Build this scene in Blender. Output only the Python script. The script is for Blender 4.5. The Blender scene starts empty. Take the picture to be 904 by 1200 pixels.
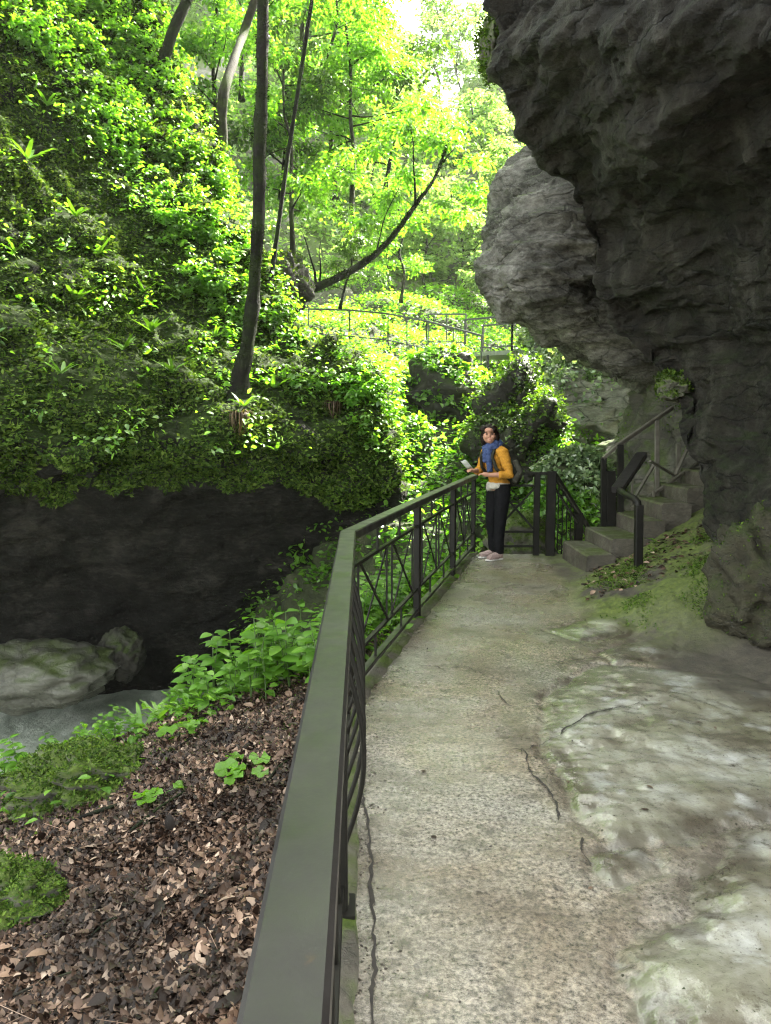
EXPO, SUNS, SKYS = 3.4, 5.0, .15
import bpy, math, random
import numpy as np
from mathutils import Vector, Matrix
random.seed(7); RNG = np.random.default_rng(7)
R = math.radians
SC = bpy.context.scene
COL = SC.collection

# ------------------------------------------------------------ camera
F = 900.0; CX, CY = 452.0, 600.0; EYE = 1.58; TH = R(6.03)
cam_d = bpy.data.cameras.new('camera'); cam = bpy.data.objects.new('camera', cam_d); COL.objects.link(cam)
cam.location = (0, 0, EYE); cam.rotation_euler = (R(90) - TH, 0, 0)
cam_d.sensor_fit = 'VERTICAL'; cam_d.angle = 2*math.atan(600/F); cam_d.clip_start = 0.05; cam_d.clip_end = 400
SC.camera = cam

def ray(px, py):
    a, b = (px-CX)/F, (CY-py)/F
    return np.array([a, math.cos(TH)+b*math.sin(TH), -math.sin(TH)+b*math.cos(TH)])
def P(px, py, Y):                       # point seen in direction (px,py) at ground distance Y
    d = ray(px, py); d = d*(Y/d[1]); return np.array([d[0], d[1], d[2]+EYE])
def G(px, py, z=0.0):                   # point on the level z
    d = ray(px, py); d = d*((z-EYE)/d[2]); return np.array([d[0], d[1], d[2]+EYE])

# ------------------------------------------------------------ noise
def _h(ix, iy, iz, s):
    h = (ix.astype(np.int64)*374761393 + iy.astype(np.int64)*668265263 + iz.astype(np.int64)*2147483647 + s*974634777) & 0xFFFFFFFF
    h = ((h ^ (h >> 13))*1274126177) & 0xFFFFFFFF
    h = ((h ^ (h >> 16))*2246822519) & 0xFFFFFFFF
    return (h ^ (h >> 15)).astype(np.float64)/4294967295.0
def vnoise(p, s=0):
    i = np.floor(p).astype(np.int64); f = p-i; u = f*f*f*(f*(f*6-15)+10)
    out = np.zeros(len(p))
    for dx in (0, 1):
        wx = u[:, 0] if dx else 1-u[:, 0]
        for dy in (0, 1):
            wy = u[:, 1] if dy else 1-u[:, 1]
            for dz in (0, 1):
                wz = u[:, 2] if dz else 1-u[:, 2]
                ax, ay, az = i[:, 0]+dx, i[:, 1]+dy, i[:, 2]+dz
                gx = _h(ax, ay, az, s)*2-1; gy = _h(ax, ay, az, s+11)*2-1; gz = _h(ax, ay, az, s+23)*2-1
                out += wx*wy*wz*(gx*(f[:, 0]-dx)+gy*(f[:, 1]-dy)+gz*(f[:, 2]-dz))
    return out*1.5
def fbm(p, o=4, s=0, g=.5):
    a, t = 1.0, np.zeros(len(p)); q = np.array(p, float)
    for k in range(o):
        t += a*vnoise(q, s+k*31); q = q*2.03+7.1; a *= g
    return t
def ridge(p, o=4, s=0, g=.5):
    a, t = 1.0, np.zeros(len(p)); q = np.array(p, float)
    for k in range(o):
        t += a*(1-2.2*np.abs(vnoise(q, s+k*31))); q = q*2.07+3.3; a *= g
    return t
def cell(p, s=0):                       # F1, F2 of a cellular pattern
    i = np.floor(p).astype(np.int64); f1 = np.full(len(p), 9.); f2 = np.full(len(p), 9.)
    for dx in (-1, 0, 1):
        for dy in (-1, 0, 1):
            for dz in (-1, 0, 1):
                a, b, c = i[:, 0]+dx, i[:, 1]+dy, i[:, 2]+dz
                d = np.sqrt((a+_h(a, b, c, s)-p[:, 0])**2+(b+_h(a, b, c, s+5)-p[:, 1])**2+(c+_h(a, b, c, s+9)-p[:, 2])**2)
                m = d < f1; f2 = np.where(m, f1, np.minimum(f2, d)); f1 = np.where(m, d, f1)
    return f1, f2
def sstep(a, b, x):
    t = np.clip((x-a)/(b-a), 0, 1); return t*t*(3-2*t)

# ------------------------------------------------------------ meshes and objects
def link_mesh(name, V, Fc, mat=None, parent=None, smooth=True):
    me = bpy.data.meshes.new(name)
    V = np.asarray(V, dtype=np.float32)
    if isinstance(Fc, np.ndarray):
        n, k = Fc.shape
        me.vertices.add(len(V)); me.vertices.foreach_set('co', V.ravel())
        me.loops.add(n*k); me.loops.foreach_set('vertex_index', Fc.ravel().astype(np.int32))
        me.polygons.add(n); me.polygons.foreach_set('loop_start', (np.arange(n)*k).astype(np.int32))
        me.update(calc_edges=True); me.validate()
    else:
        me.from_pydata(V.tolist(), [], Fc); me.update()
    me.polygons.foreach_set('use_smooth', np.full(len(me.polygons), smooth))
    o = bpy.data.objects.new(name, me); COL.objects.link(o)
    if mat: me.materials.append(mat)
    if parent: o.parent = parent
    return o
def tag(o, label, cat, group=None):
    o['label'] = label; o['category'] = cat
    if group: o['group'] = group
    return o
def struct(o): o['kind'] = 'structure'; return o
def stuff(o, label, cat): o['kind'] = 'stuff'; tag(o, label, cat); return o
def thing(name, label, cat, loc=(0, 0, 0), group=None):
    o = bpy.data.objects.new(name, None); COL.objects.link(o); o.location = loc
    o.empty_display_size = .2
    return tag(o, label, cat, group)
def copy_tree(o, parent=None):
    c = o.copy(); COL.objects.link(c); c.parent = parent
    for ch in list(o.children): copy_tree(ch, c)
    return c

class MB:
    def __init__(s): s.V = []; s.F = []
    def add(s, V, Fc):
        n = len(s.V); s.V += [tuple(v) for v in V]; s.F += [tuple(i+n for i in f) for f in Fc]; return s
    def bar(s, a, b, w, h=None, up=(0, 0, 1), bev=.12):   # rectangular bar with softened edges
        h = h or w; a = Vector(a); b = Vector(b); d = (b-a).normalized(); u = Vector(up)
        if abs(d.dot(u)) > .95: u = Vector((0, 1, 0)) if abs(d.y) < .9 else Vector((1, 0, 0))
        sx = d.cross(u).normalized(); sy = sx.cross(d).normalized(); c = min(w, h)*bev
        pr = [(w/2-c, h/2), (w/2, h/2-c), (w/2, -h/2+c), (w/2-c, -h/2), (-w/2+c, -h/2), (-w/2, -h/2+c), (-w/2, h/2-c), (-w/2+c, h/2)]
        V = [a+sx*x+sy*y for x, y in pr]+[b+sx*x+sy*y for x, y in pr]
        Fc = [(i, (i+1) % 8, 8+(i+1) % 8, 8+i) for i in range(8)]+[tuple(range(7, -1, -1)), tuple(range(8, 16))]
        return s.add(V, Fc)
    def tube(s, pts, rad, n=10, cap=True):
        pts = [Vector(p) for p in pts]; rad = rad if hasattr(rad, '__len__') else [rad]*len(pts)
        V = []; Fc = []; prev = None
        for i, p in enumerate(pts):
            d = (pts[min(i+1, len(pts)-1)]-pts[max(i-1, 0)]).normalized()
            if prev is None:
                u = Vector((1, 0, 0)) if abs(d.x) < .8 else Vector((0, 1, 0)); u = (u-d*u.dot(d)).normalized()
            else: u = (prev-d*prev.dot(d)).normalized()
            prev = u; w = d.cross(u)
            V += [p+(u*math.cos(2*math.pi*k/n)+w*math.sin(2*math.pi*k/n))*rad[i] for k in range(n)]
        for i in range(len(pts)-1):
            for k in range(n): Fc.append((i*n+k, i*n+(k+1) % n, (i+1)*n+(k+1) % n, (i+1)*n+k))
        if cap: Fc += [tuple(range(n-1, -1, -1)), tuple((len(pts)-1)*n+k for k in range(n))]
        return s.add(V, Fc)
    def build(s, name, mat, parent=None, smooth=False): return link_mesh(name, s.V, s.F, mat, parent, smooth)

def _cr(Pm, n):                          # Catmull-Rom along axis 0
    k = len(Pm); t = np.linspace(0, k-1-1e-6, n); i = t.astype(int); f = (t-i)
    f = f.reshape([-1]+[1]*(Pm.ndim-1))
    g = lambda j: Pm[np.clip(j, 0, k-1)]
    p0, p1, p2, p3 = g(i-1), g(i), g(i+1), g(i+2)
    return .5*((2*p1)+(-p0+p2)*f+(2*p0-5*p1+4*p2-p3)*f*f+(-p0+3*p1-3*p2+p3)*f**3)
def surf(rows, nu, nv):
    A = np.array(rows, float); A = _cr(A, nv); A = _cr(A.transpose(1, 0, 2), nu).transpose(1, 0, 2)
    return A                             # (nv, nu, 3)
def normals(A):
    du = np.gradient(A, axis=1); dv = np.gradient(A, axis=0); n = np.cross(du, dv)
    return n/(np.linalg.norm(n, axis=2, keepdims=True)+1e-9)
def grid_faces(nv, nu):
    i = np.arange(nv*nu).reshape(nv, nu)
    return np.stack([i[:-1, :-1], i[:-1, 1:], i[1:, 1:], i[1:, :-1]], -1).reshape(-1, 4)
def face_n(V, Fc):
    a, b, c, d = V[Fc[:, 0]], V[Fc[:, 1]], V[Fc[:, 2]], V[Fc[:, 3]]
    n = np.cross(c-a, d-b); ar = np.linalg.norm(n, axis=1); return n/(ar[:, None]+1e-9), ar/2
def sample(V, Fc, n, dens=None):         # random points over a quad mesh; dens(centres, normals) -> weight
    V = np.asarray(V, float); N, ar = face_n(V, Fc); c = V[Fc].mean(1)
    w = ar*(dens(c, N) if dens else 1); w = np.clip(w, 0, None)
    if w.sum() <= 0: return np.zeros((0, 3)), np.zeros((0, 3))
    k = RNG.choice(len(Fc), n, p=w/w.sum()); u, v = RNG.random((n, 1)), RNG.random((n, 1))
    q = V[Fc[k]]
    return (q[:, 0]*(1-u)*(1-v)+q[:, 1]*u*(1-v)+q[:, 2]*u*v+q[:, 3]*(1-u)*v), N[k]

# leaf templates: x across, y along, z up
def tpl_kite(w=.36, fold=.12):
    V = np.array([[0, 0, 0], [-w, .45, fold], [0, 1, -.05], [w, .45, fold]]); return V, np.array([[0, 3, 2, 1]])
def tpl_leaf(w=.33, droop=.25, fold=.08, n=4, curl=0):
    V = []; 
    for i in range(n+1):
        t = i/n; ww = w*math.sin(math.pi*min(1, t*.93+.03))**.8*(1.15-.5*t); z = -droop*t*t
        if i == 0: ww = w*.12
        if i == n: ww = .012
        V += [[-ww, t, z+fold*ww/w-curl*ww*ww], [0, t, z], [ww, t, z+fold*ww/w-curl*ww*ww]]
    Fc = []
    for i in range(n): Fc += [[3*i, 3*i+1, 3*i+4, 3*i+3], [3*i+1, 3*i+2, 3*i+5, 3*i+4]]
    return np.array(V), np.array(Fc)
def basis(dirs, ups):                    # columns x,y,z per instance with y along dirs
    y = dirs/(np.linalg.norm(dirs, axis=1, keepdims=True)+1e-9)
    x = np.cross(y, ups); x /= (np.linalg.norm(x, axis=1, keepdims=True)+1e-9); z = np.cross(x, y)
    return np.stack([x, y, z], 2)
def place(tpl, pos, dirs, ups, size):
    V, Fc = tpl; B = basis(dirs, ups); n = len(pos); size = np.broadcast_to(np.asarray(size, float), (n,))
    W = np.einsum('nij,kj->nki', B, V)*size[:, None, None]+pos[:, None, :]
    FF = Fc[None]+(np.arange(n)*len(V))[:, None, None]
    return W.reshape(-1, 3), FF.reshape(-1, Fc.shape[1])
def join(parts):
    Vs, Fs, n = [], [], 0
    for V, Fc in parts: Vs.append(V); Fs.append(Fc+n); n += len(V)
    return np.concatenate(Vs), np.concatenate(Fs)
def rnd_unit(n):
    v = RNG.normal(size=(n, 3)); return v/np.linalg.norm(v, axis=1, keepdims=True)
LIGHTWARD = np.array([.30, .28, .9])
def scatter(pos, nor, size, tpl, lift=.05, up_bias=.7, flat=.5):
    n = len(pos); r = rnd_unit(n); d = r*1.0; d[:, 2] = d[:, 2]*(1-flat)+.05; d += nor*.35
    u = rnd_unit(n)*.5+nor*(1-up_bias)+LIGHTWARD*up_bias
    p = pos+nor*(RNG.random((n, 1))*lift)
    return place(tpl, p, d, u, size)

# ------------------------------------------------------------ materials
def mat(name):
    m = bpy.data.materials.new(name); m.use_nodes = True; nt = m.node_tree; nt.nodes.clear()
    return m, nt
def nd(nt, t, **k):
    n = nt.nodes.new(t)
    for a, b in k.items():
        if a in ('inputs',):
            for i, v in b.items(): n.inputs[i].default_value = v
        else: setattr(n, a, b)
    return n
def ramp(nt, fac, stops, interp='LINEAR'):
    r = nt.nodes.new('ShaderNodeValToRGB'); r.color_ramp.interpolation = interp
    e = r.color_ramp.elements
    while len(e) < len(stops): e.new(.5)
    for el, (p, c) in zip(e, stops):
        el.position = p; el.color = (*c, 1) if hasattr(c, '__len__') else (c, c, c, 1)
    nt.links.new(fac, r.inputs[0]); return r.outputs[0]
def noise(nt, scale, detail=6, rough=.6, vec=None, dist=0):
    n = nd(nt, 'ShaderNodeTexNoise'); n.inputs['Scale'].default_value = scale; n.inputs['Detail'].default_value = detail
    n.inputs['Roughness'].default_value = rough; n.inputs['Distortion'].default_value = dist
    if vec is None: vec = coords(nt)
    nt.links.new(vec, n.inputs['Vector']); return n.outputs['Fac']
def coords(nt):
    for n in nt.nodes:
        if n.bl_idname == 'ShaderNodeTexCoord': return n.outputs['Object']
    return nd(nt, 'ShaderNodeTexCoord').outputs['Object']
def mapping(nt, scale=(1, 1, 1), rot=(0, 0, 0)):
    m = nd(nt, 'ShaderNodeMapping'); m.inputs['Scale'].default_value = scale; m.inputs['Rotation'].default_value = rot
    nt.links.new(coords(nt), m.inputs['Vector']); return m.outputs[0]
def mix(nt, fac, a, b, mode='MIX'):
    m = nd(nt, 'ShaderNodeMix', data_type='RGBA', blend_type=mode)
    for s, v in ((m.inputs[0], fac), (m.inputs[6], a), (m.inputs[7], b)):
        if isinstance(v, (int, float)): s.default_value = v if s.type == 'VALUE' else (v, v, v, 1)
        elif isinstance(v, tuple): s.default_value = (*v, 1)
        else: nt.links.new(v, s)
    return m.outputs[2]
def mth(nt, op, a, b=0.0, c=None):
    m = nd(nt, 'ShaderNodeMath', operation=op)
    for s, v in zip(m.inputs, (a, b, c)):
        if v is None: continue
        if isinstance(v, (int, float)): s.default_value = v
        else: nt.links.new(v, s)
    return m.outputs[0]
def finish(nt, col, rough=.6, bump=None, bs=.3, bd=.02, spec=.5, metal=0, coat=0):
    p = nd(nt, 'ShaderNodeBsdfPrincipled'); o = nd(nt, 'ShaderNodeOutputMaterial')
    for s, v in ((p.inputs['Base Color'], col), (p.inputs['Roughness'], rough)):
        if isinstance(v, tuple): s.default_value = (*v, 1)
        elif isinstance(v, (int, float)): s.default_value = v
        else: nt.links.new(v, s)
    p.inputs['Specular IOR Level'].default_value = spec; p.inputs['Metallic'].default_value = metal
    p.inputs['Coat Weight'].default_value = coat
    if bump is not None:
        b = nd(nt, 'ShaderNodeBump'); b.inputs['Strength'].default_value = bs; b.inputs['Distance'].default_value = bd
        nt.links.new(bump, b.inputs['Height']); nt.links.new(b.outputs[0], p.inputs['Normal'])
    nt.links.new(p.outputs[0], o.inputs[0]); return p
def leaf_mat(name, cols, trans=.5, rough=.45, gloss=.06, patch=None, tcol=None):
    m, nt = mat(name); g = nd(nt, 'ShaderNodeNewGeometry'); n = len(cols)
    c = ramp(nt, g.outputs['Random Per Island'], [(i/(n-1), k) for i, k in enumerate(cols)])
    pn = noise(nt, patch or .9, 3); hs = nd(nt, 'ShaderNodeHueSaturation'); nt.links.new(c, hs.inputs['Color'])
    nt.links.new(ramp(nt, pn, [(.3, .62), (.7, 1.35)]), hs.inputs['Value']); c = hs.outputs[0]
    d = nd(nt, 'ShaderNodeBsdfDiffuse'); t = nd(nt, 'ShaderNodeBsdfTranslucent'); gl = nd(nt, 'ShaderNodeBsdfGlossy')
    gl.inputs['Roughness'].default_value = rough
    nt.links.new(c, d.inputs[0])
    nt.links.new(mix(nt, 1.0, c, tcol or (1.2, 1.3, .42), 'MULTIPLY'), t.inputs[0])
    a = nd(nt, 'ShaderNodeMixShader'); a.inputs[0].default_value = trans
    nt.links.new(d.outputs[0], a.inputs[1]); nt.links.new(t.outputs[0], a.inputs[2])
    b = nd(nt, 'ShaderNodeMixShader'); b.inputs[0].default_value = gloss
    nt.links.new(a.outputs[0], b.inputs[1]); nt.links.new(gl.outputs[0], b.inputs[2])
    o = nd(nt, 'ShaderNodeOutputMaterial'); nt.links.new(b.outputs[0], o.inputs[0]); return m
def up_fac(nt, lo, hi):                  # how far a surface faces upwards
    g = nd(nt, 'ShaderNodeNewGeometry'); s = nd(nt, 'ShaderNodeSeparateXYZ'); nt.links.new(g.outputs['Normal'], s.inputs[0])
    mr = nd(nt, 'ShaderNodeMapRange'); mr.inputs[1].default_value = lo; mr.inputs[2].default_value = hi
    nt.links.new(s.outputs[2], mr.inputs[0]); return mr.outputs[0]
def rock_mat(name, stops, moss=None, mlo=.1, mhi=.6, rough=(.45, .8), strata=True, sc=1.0, bs=.6, mossn=1.4, mcut=(.4, .6), bd=.05, stain=0, ck=.45):
    m, nt = mat(name)
    a = noise(nt, 1.3*sc, 8, .62); b = noise(nt, 9*sc, 8, .7, mapping(nt, (1, 1, 2.2), (R(12), R(18), 0)))
    f = mth(nt, 'ADD', mth(nt, 'MULTIPLY', a, .6), mth(nt, 'MULTIPLY', b, .4))
    c = ramp(nt, f, stops)
    v = nd(nt, 'ShaderNodeTexVoronoi', feature='DISTANCE_TO_EDGE'); v.inputs['Scale'].default_value = 1.7*sc
    mp = nd(nt, 'ShaderNodeMapping'); mp.inputs['Scale'].default_value = (.8, .8, 2.4); mp.inputs['Rotation'].default_value = (R(10), R(22), R(15))
    wv = nd(nt, 'ShaderNodeTexNoise'); wv.inputs['Scale'].default_value = 2.2*sc; wv.inputs['Detail'].default_value = 5
    nt.links.new(coords(nt), wv.inputs['Vector'])
    nt.links.new(mix(nt, .28, coords(nt), wv.outputs['Color'], 'ADD'), mp.inputs['Vector']); nt.links.new(mp.outputs[0], v.inputs['Vector'])
    crack = ramp(nt, v.outputs['Distance'], [(0, 0), (.035, .75), (.12, 1)])
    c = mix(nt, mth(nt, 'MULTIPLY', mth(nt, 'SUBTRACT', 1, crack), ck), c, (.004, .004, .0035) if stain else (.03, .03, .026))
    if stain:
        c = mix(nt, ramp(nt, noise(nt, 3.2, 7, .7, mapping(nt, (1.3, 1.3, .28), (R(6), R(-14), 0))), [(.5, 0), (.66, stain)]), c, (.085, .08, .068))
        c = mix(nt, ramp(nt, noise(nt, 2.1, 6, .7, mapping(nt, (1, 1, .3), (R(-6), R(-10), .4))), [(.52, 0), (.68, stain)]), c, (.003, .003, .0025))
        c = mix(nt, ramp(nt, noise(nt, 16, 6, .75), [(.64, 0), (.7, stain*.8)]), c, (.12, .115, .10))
    h = mth(nt, 'ADD', mth(nt, 'MULTIPLY', b, .6), mth(nt, 'ADD', mth(nt, 'MULTIPLY', crack, .25), mth(nt, 'MULTIPLY', noise(nt, 34*sc, 6, .7), .25)))
    if moss:
        mn = noise(nt, mossn, 6, .65); k = mth(nt, 'MULTIPLY', ramp(nt, mn, [(mcut[0], 0), (mcut[1], 1)]), up_fac(nt, mlo, mhi))
        mc = ramp(nt, noise(nt, 22, 5, .7), [(.3, moss[0]), (.7, moss[1])]); c = mix(nt, k, c, mc)
    r = ramp(nt, noise(nt, 3.1*sc, 4), [(.35, rough[0]), (.65, rough[1])])
    finish(nt, c, r, h, bs, bd, .3); return m
# ------------------------------------------------------------ sun, sky, exposure
SUN_DIR = Vector((0.50, 0.47, 0.73)).normalized()        # towards the sun
def lighting(exposure=3.0, sun=4.0, sky=.15):
    w = bpy.data.worlds.new('World'); SC.world = w; w.use_nodes = True; nt = w.node_tree
    bg = nt.nodes['Background']; s = nt.nodes.new('ShaderNodeTexSky'); s.sky_type = 'NISHITA'; s.sun_disc = False
    s.sun_elevation = math.asin(SUN_DIR.z); s.sun_rotation = math.atan2(SUN_DIR.x, SUN_DIR.y)
    s.air_density = 1.0; s.dust_density = 3.0
    hs = nt.nodes.new('ShaderNodeHueSaturation'); hs.inputs['Saturation'].default_value = .35     # a milky, hazy sky
    tn = nt.nodes.new('ShaderNodeMix'); tn.data_type = 'RGBA'; tn.blend_type = 'MULTIPLY'; tn.inputs[0].default_value = 1; tn.inputs[7].default_value = (1, .98, .86, 1)
    nt.links.new(s.outputs[0], hs.inputs['Color']); nt.links.new(hs.outputs[0], tn.inputs[6]); nt.links.new(tn.outputs[2], bg.inputs[0]); bg.inputs[1].default_value = sky
    l = bpy.data.lights.new('sun', 'SUN'); l.energy = sun; l.angle = R(.6); l.color = (1, .95, .84)
    o = bpy.data.objects.new('sun', l); COL.objects.link(o); o.rotation_euler = SUN_DIR.to_track_quat('Z', 'Y').to_euler()
    o.location = SUN_DIR*60
    v = SC.view_settings; v.view_transform = 'Standard'; v.look = 'None'; v.exposure = exposure; v.gamma = 1
    v.use_curve_mapping = False
lighting(EXPO, SUNS, SKYS)
SC.render.engine = 'CYCLES'
cy = SC.cycles; cy.use_denoising = True
try: cy.denoiser = 'OPENIMAGEDENOISE'
except Exception: pass
try: cy.denoising_prefilter = 'NONE'
except Exception: pass
cy.filter_width = 1.2
cy.max_bounces = 8; cy.diffuse_bounces = 5; cy.glossy_bounces = 3; cy.transmission_bounces = 5; cy.transparent_max_bounces = 8
cy.sample_clamp_indirect = 6; cy.caustics_reflective = False; cy.caustics_refractive = False
cy.use_adaptive_sampling = True; cy.adaptive_threshold = .01

# ------------------------------------------------------------ handrail line in plan (z = rail height)
HR = 1.02
def g2(px, py, z): p = G(px, py, z); return np.array([p[0], p[1]])
BEND = g2(408, 622, HR); RS = g2(331, 1195, HR)
RDIR = (RS-BEND)/np.linalg.norm(RS-BEND); RS = BEND+RDIR*5.6
KINK = g2(489, 585, HR); RE = g2(556, 556, HR)
RPOLY = np.array([RS, BEND, KINK, RE, RE+np.array([.9, 4.])])
def edge_x(y): return np.interp(y, RPOLY[:, 1], RPOLY[:, 0])

# ------------------------------------------------------------ near bank
WATER = -3.0
def bank_z(x, y):
    x = np.asarray(x, float); y = np.asarray(y, float)
    d = edge_x(y)-x
    z = -.07-.36*np.clip(d, 0, 9)-.02*np.clip(d, 0, 9)**2*.3
    yc = np.where(x < -.6, 6.2+.05*(x+.6), 6.2+(x+.6)*2.3)
    k = np.clip(y-yc, -2, 12); k = np.where(k < 0, 0, k); z = z-.95*k**1.15*np.minimum(1, k*1.2+.1)
    p = np.stack([x, y, np.zeros_like(x)], -1).reshape(-1, 3)
    n = (.10*fbm(p*1.1, 4, 3)+.035*fbm(p*4.5, 3, 8)).reshape(x.shape)
    return np.maximum(z+n*sstep(.05, .6, d), -3.5+n)
nx, ny = 210, 260
xs = np.linspace(-9, 1.6, nx); ys = np.linspace(-2.5, 14.5, ny)
X, Yg = np.meshgrid(xs, ys)
X = np.minimum(X, edge_x(Yg)+.03)
BV = np.stack([X, Yg, bank_z(X, Yg)], -1).reshape(-1, 3); BF = grid_faces(ny, nx)

m, nt = mat('forest_soil')
c = ramp(nt, noise(nt, 6, 8, .7), [(.3, (.012, .009, .006)), (.5, (.035, .025, .017)), (.7, (.075, .05, .033))])
mk = ramp(nt, noise(nt, 1.6, 5, .7), [(.5, 0), (.62, .8)])
c = mix(nt, mk, c, (.03, .05, .012))
finish(nt, c, .8, noise(nt, 30, 6, .7), .8, .03); M_SOIL = m
bank = struct(link_mesh('ground_slope', BV, BF, M_SOIL))

# ------------------------------------------------------------ left hillside with the undercut cliff
def left_row(py, sil, y0, ys_):
    r = []
    for f in (0, .35, .52, .66, .78, .89, .96, 1.0):
        px = -420+(sil+420)*f
        Y = y0+(ys_-y0)*(px/(sil)) if px < sil else ys_
        Y = max(Y, y0-2.2)
        r.append(P(px, py, Y))
    r.append(P(sil-6, py, ys_+.8)); r.append(P(sil-40, py, ys_+3.2)); r.append(P(sil-120, py, ys_+7))
    return r
LROWS = [(-620, 60, 18.5, 22), (-400, 100, 17, 20.5), (-200, 140, 15.3, 18.8), (0, 178, 13.5, 16.5), (100, 215, 12.8, 16), (200, 256, 12.1, 15.3),
         (300, 290, 11.4, 14.5), (360, 330, 10.9, 13.9), (420, 405, 10.4, 13), (480, 448, 9.9, 12.3), (528, 468, 9.6, 12),
         (552, 473, 10.0, 12.1), (600, 466, 10.9, 12.7), (680, 440, 11.7, 13.4), (760, 400, 12.2, 14), (860, 380, 12.6, 14.3)]
A = surf([left_row(*r) for r in LROWS], 330, 400)
N = normals(A); 
if np.mean(N[:, :200, 1]) > 0: N = -N
pts = A.reshape(-1, 3); nn = N.reshape(-1, 3)
lip = np.array([P(0, 545, 10)[2]]); up = sstep(.45, 1.25, pts[:, 2]-.05*pts[:, 0]+.55*fbm(pts*np.array([.75, .75, .3]), 4, 3))  # 1 above the undercut
f1, f2 = cell(pts*np.array([.85, .85, 1.05])+.25*fbm(pts*1.2, 3, 41)[:, None], 5)
blk = sstep(0, .5, f2-f1)
d = up*(.26*(blk-.6)+.34*fbm(pts*.5, 4, 1)+.13*fbm(pts*2.2, 4, 2)+.05*ridge(pts*3.1, 3, 9))
q = pts@np.array([[.9, .1, .35], [-.1, .9, .2], [-.5, -.1, 2.6]]).T
d += (1-up)*(.16*fbm(pts*.6, 3, 4)+.05*ridge(q*1.1, 4, 6)+.03*ridge(q*np.array([.7, .7, 2.6]), 4, 7)+.03*fbm(pts*5, 4, 8)-.03)
pts = pts+nn*d[:, None]; LV = pts; LF = grid_faces(400, 330)
LUP = up
m_moss1, m_moss2 = (.010, .019, .003), (.036, .06, .009)
m, nt = mat('mossy_hillside_rock')
a = noise(nt, 1.3, 8, .65); b = noise(nt, 8, 8, .7, mapping(nt, (1, 1, 2.6), (R(8), R(20), 0)))
f = mth(nt, 'ADD', mth(nt, 'MULTIPLY', a, .5), mth(nt, 'MULTIPLY', b, .5))
c = ramp(nt, f, [(.3, (.004, .0036, .003)), (.5, (.012, .0112, .0095)), (.64, (.05, .046, .039))])
ge = nd(nt, 'ShaderNodeAttribute', attribute_name='above'); 
mk = mth(nt, 'MULTIPLY', ramp(nt, noise(nt, 1.5, 6, .65), [(.30, 0), (.48, 1)]), mth(nt, 'MULTIPLY', up_fac(nt, -.25, .35), ge.outputs['Fac']))
c = mix(nt, mk, c, ramp(nt, noise(nt, 14, 6, .7), [(.3, m_moss1), (.7, m_moss2)]))
finish(nt, c, ramp(nt, b, [(.35, .7), (.65, .95)]), mth(nt, 'ADD', b, mth(nt, 'MULTIPLY', noise(nt, 40, 6, .7), .5)), 1, .09, .15); M_HILL = m
hill_l = struct(link_mesh('rocky_hillside', LV, LF, M_HILL))
at = hill_l.data.attributes.new('above', 'FLOAT', 'POINT'); at.data.foreach_set('value', LUP.astype(np.float32))

# ------------------------------------------------------------ green slope in the middle distance
MROWS = []
for py, Y in ((330, 33), (372, 28), (400, 25), (440, 20.5), (480, 17.6), (520, 15.6), (560, 14.0), (620, 12.8), (700, 12.3), (860, 12.0)):
    MROWS.append([P(px, py+dy, Y+dY) for px, dy, dY in ((250, -25, 1.5), (330, -14, .8), (400, -6, .2), (470, 4, -.4), (540, 16, -.5), (620, 20, .3), (700, 18, 1.5), (790, 10, 3), (900, 0, 5))])
A = surf(MROWS, 170, 200); N = normals(A)
if np.mean(N[..., 1]) > 0: N = -N
pts = A.reshape(-1, 3); nn = N.reshape(-1, 3)
MV = pts+nn*(.45*fbm(pts*.5, 4, 12)+.16*fbm(pts*1.9, 3, 13))[:, None]; MF = grid_faces(200, 170)
m, nt = mat('undergrowth_soil')
c = ramp(nt, noise(nt, 3, 7, .7), [(.3, (.012, .016, .006)), (.55, (.035, .045, .014)), (.75, (.09, .08, .055))])
finish(nt, c, .9, noise(nt, 16, 6, .7), .9, .08); M_UNDER = m
struct(link_mesh('green_slope', MV, MF, M_UNDER))

# ------------------------------------------------------------ far gorge sides
def far_side(name, sils, ybase, left, seed):
    rows = []
    for py, s, Y in sils:
        if left: pxs = [(-250, 6), (0, 3), (s*.45, 1), (s*.75, 0), (s*.93, .5), (s, 3), (s-15, 7), (s-60, 14)]
        else: pxs = [(s+60, 14), (s+15, 7), (s, 2.5), (s+25, .5), (s+80, -.5), (s+180, -2), (s+330, -4), (s+520, -6)]
        rows.append([P(px, py, Y+dY) for px, dY in pxs])
    A = surf(rows, 150, 170); N = normals(A)
    if np.mean(N[..., 1]) > 0: N = -N
    pts = A.reshape(-1, 3); nn = N.reshape(-1, 3)
    V = pts+nn*(1.3*fbm(pts*.16, 4, seed)+.5*ridge(pts*.4, 3, seed+1))[:, None]
    return V, grid_faces(170, 150)
M_FAR = rock_mat('haze_paled_rock', [(.3, (.08, .08, .06)), (.55, (.2, .19, .16)), (.72, (.38, .37, .33))], ((.05, .08, .02), (.10, .14, .035)), -.2, .5, (.6, .9), sc=.35, mossn=.5, mcut=(.38, .5))  # rock lightened so its colour carries the paleness of distance haze
HLV, HLF = far_side('hill', [(-560, 300, 62), (-300, 360, 56), (-100, 415, 51), (0, 428, 48), (70, 452, 45), (130, 488, 42), (190, 545, 40), (260, 640, 38), (330, 690, 35), (430, 760, 32)], 0, True, 21)
HRV, HRF = far_side('hill', [(-120, 690, 77), (-60, 655, 75), (0, 640, 73), (60, 615, 71), (110, 592, 69), (170, 560, 66), (230, 505, 64), (330, 430, 60), (430, 380, 56)], 0, False, 25)
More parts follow.
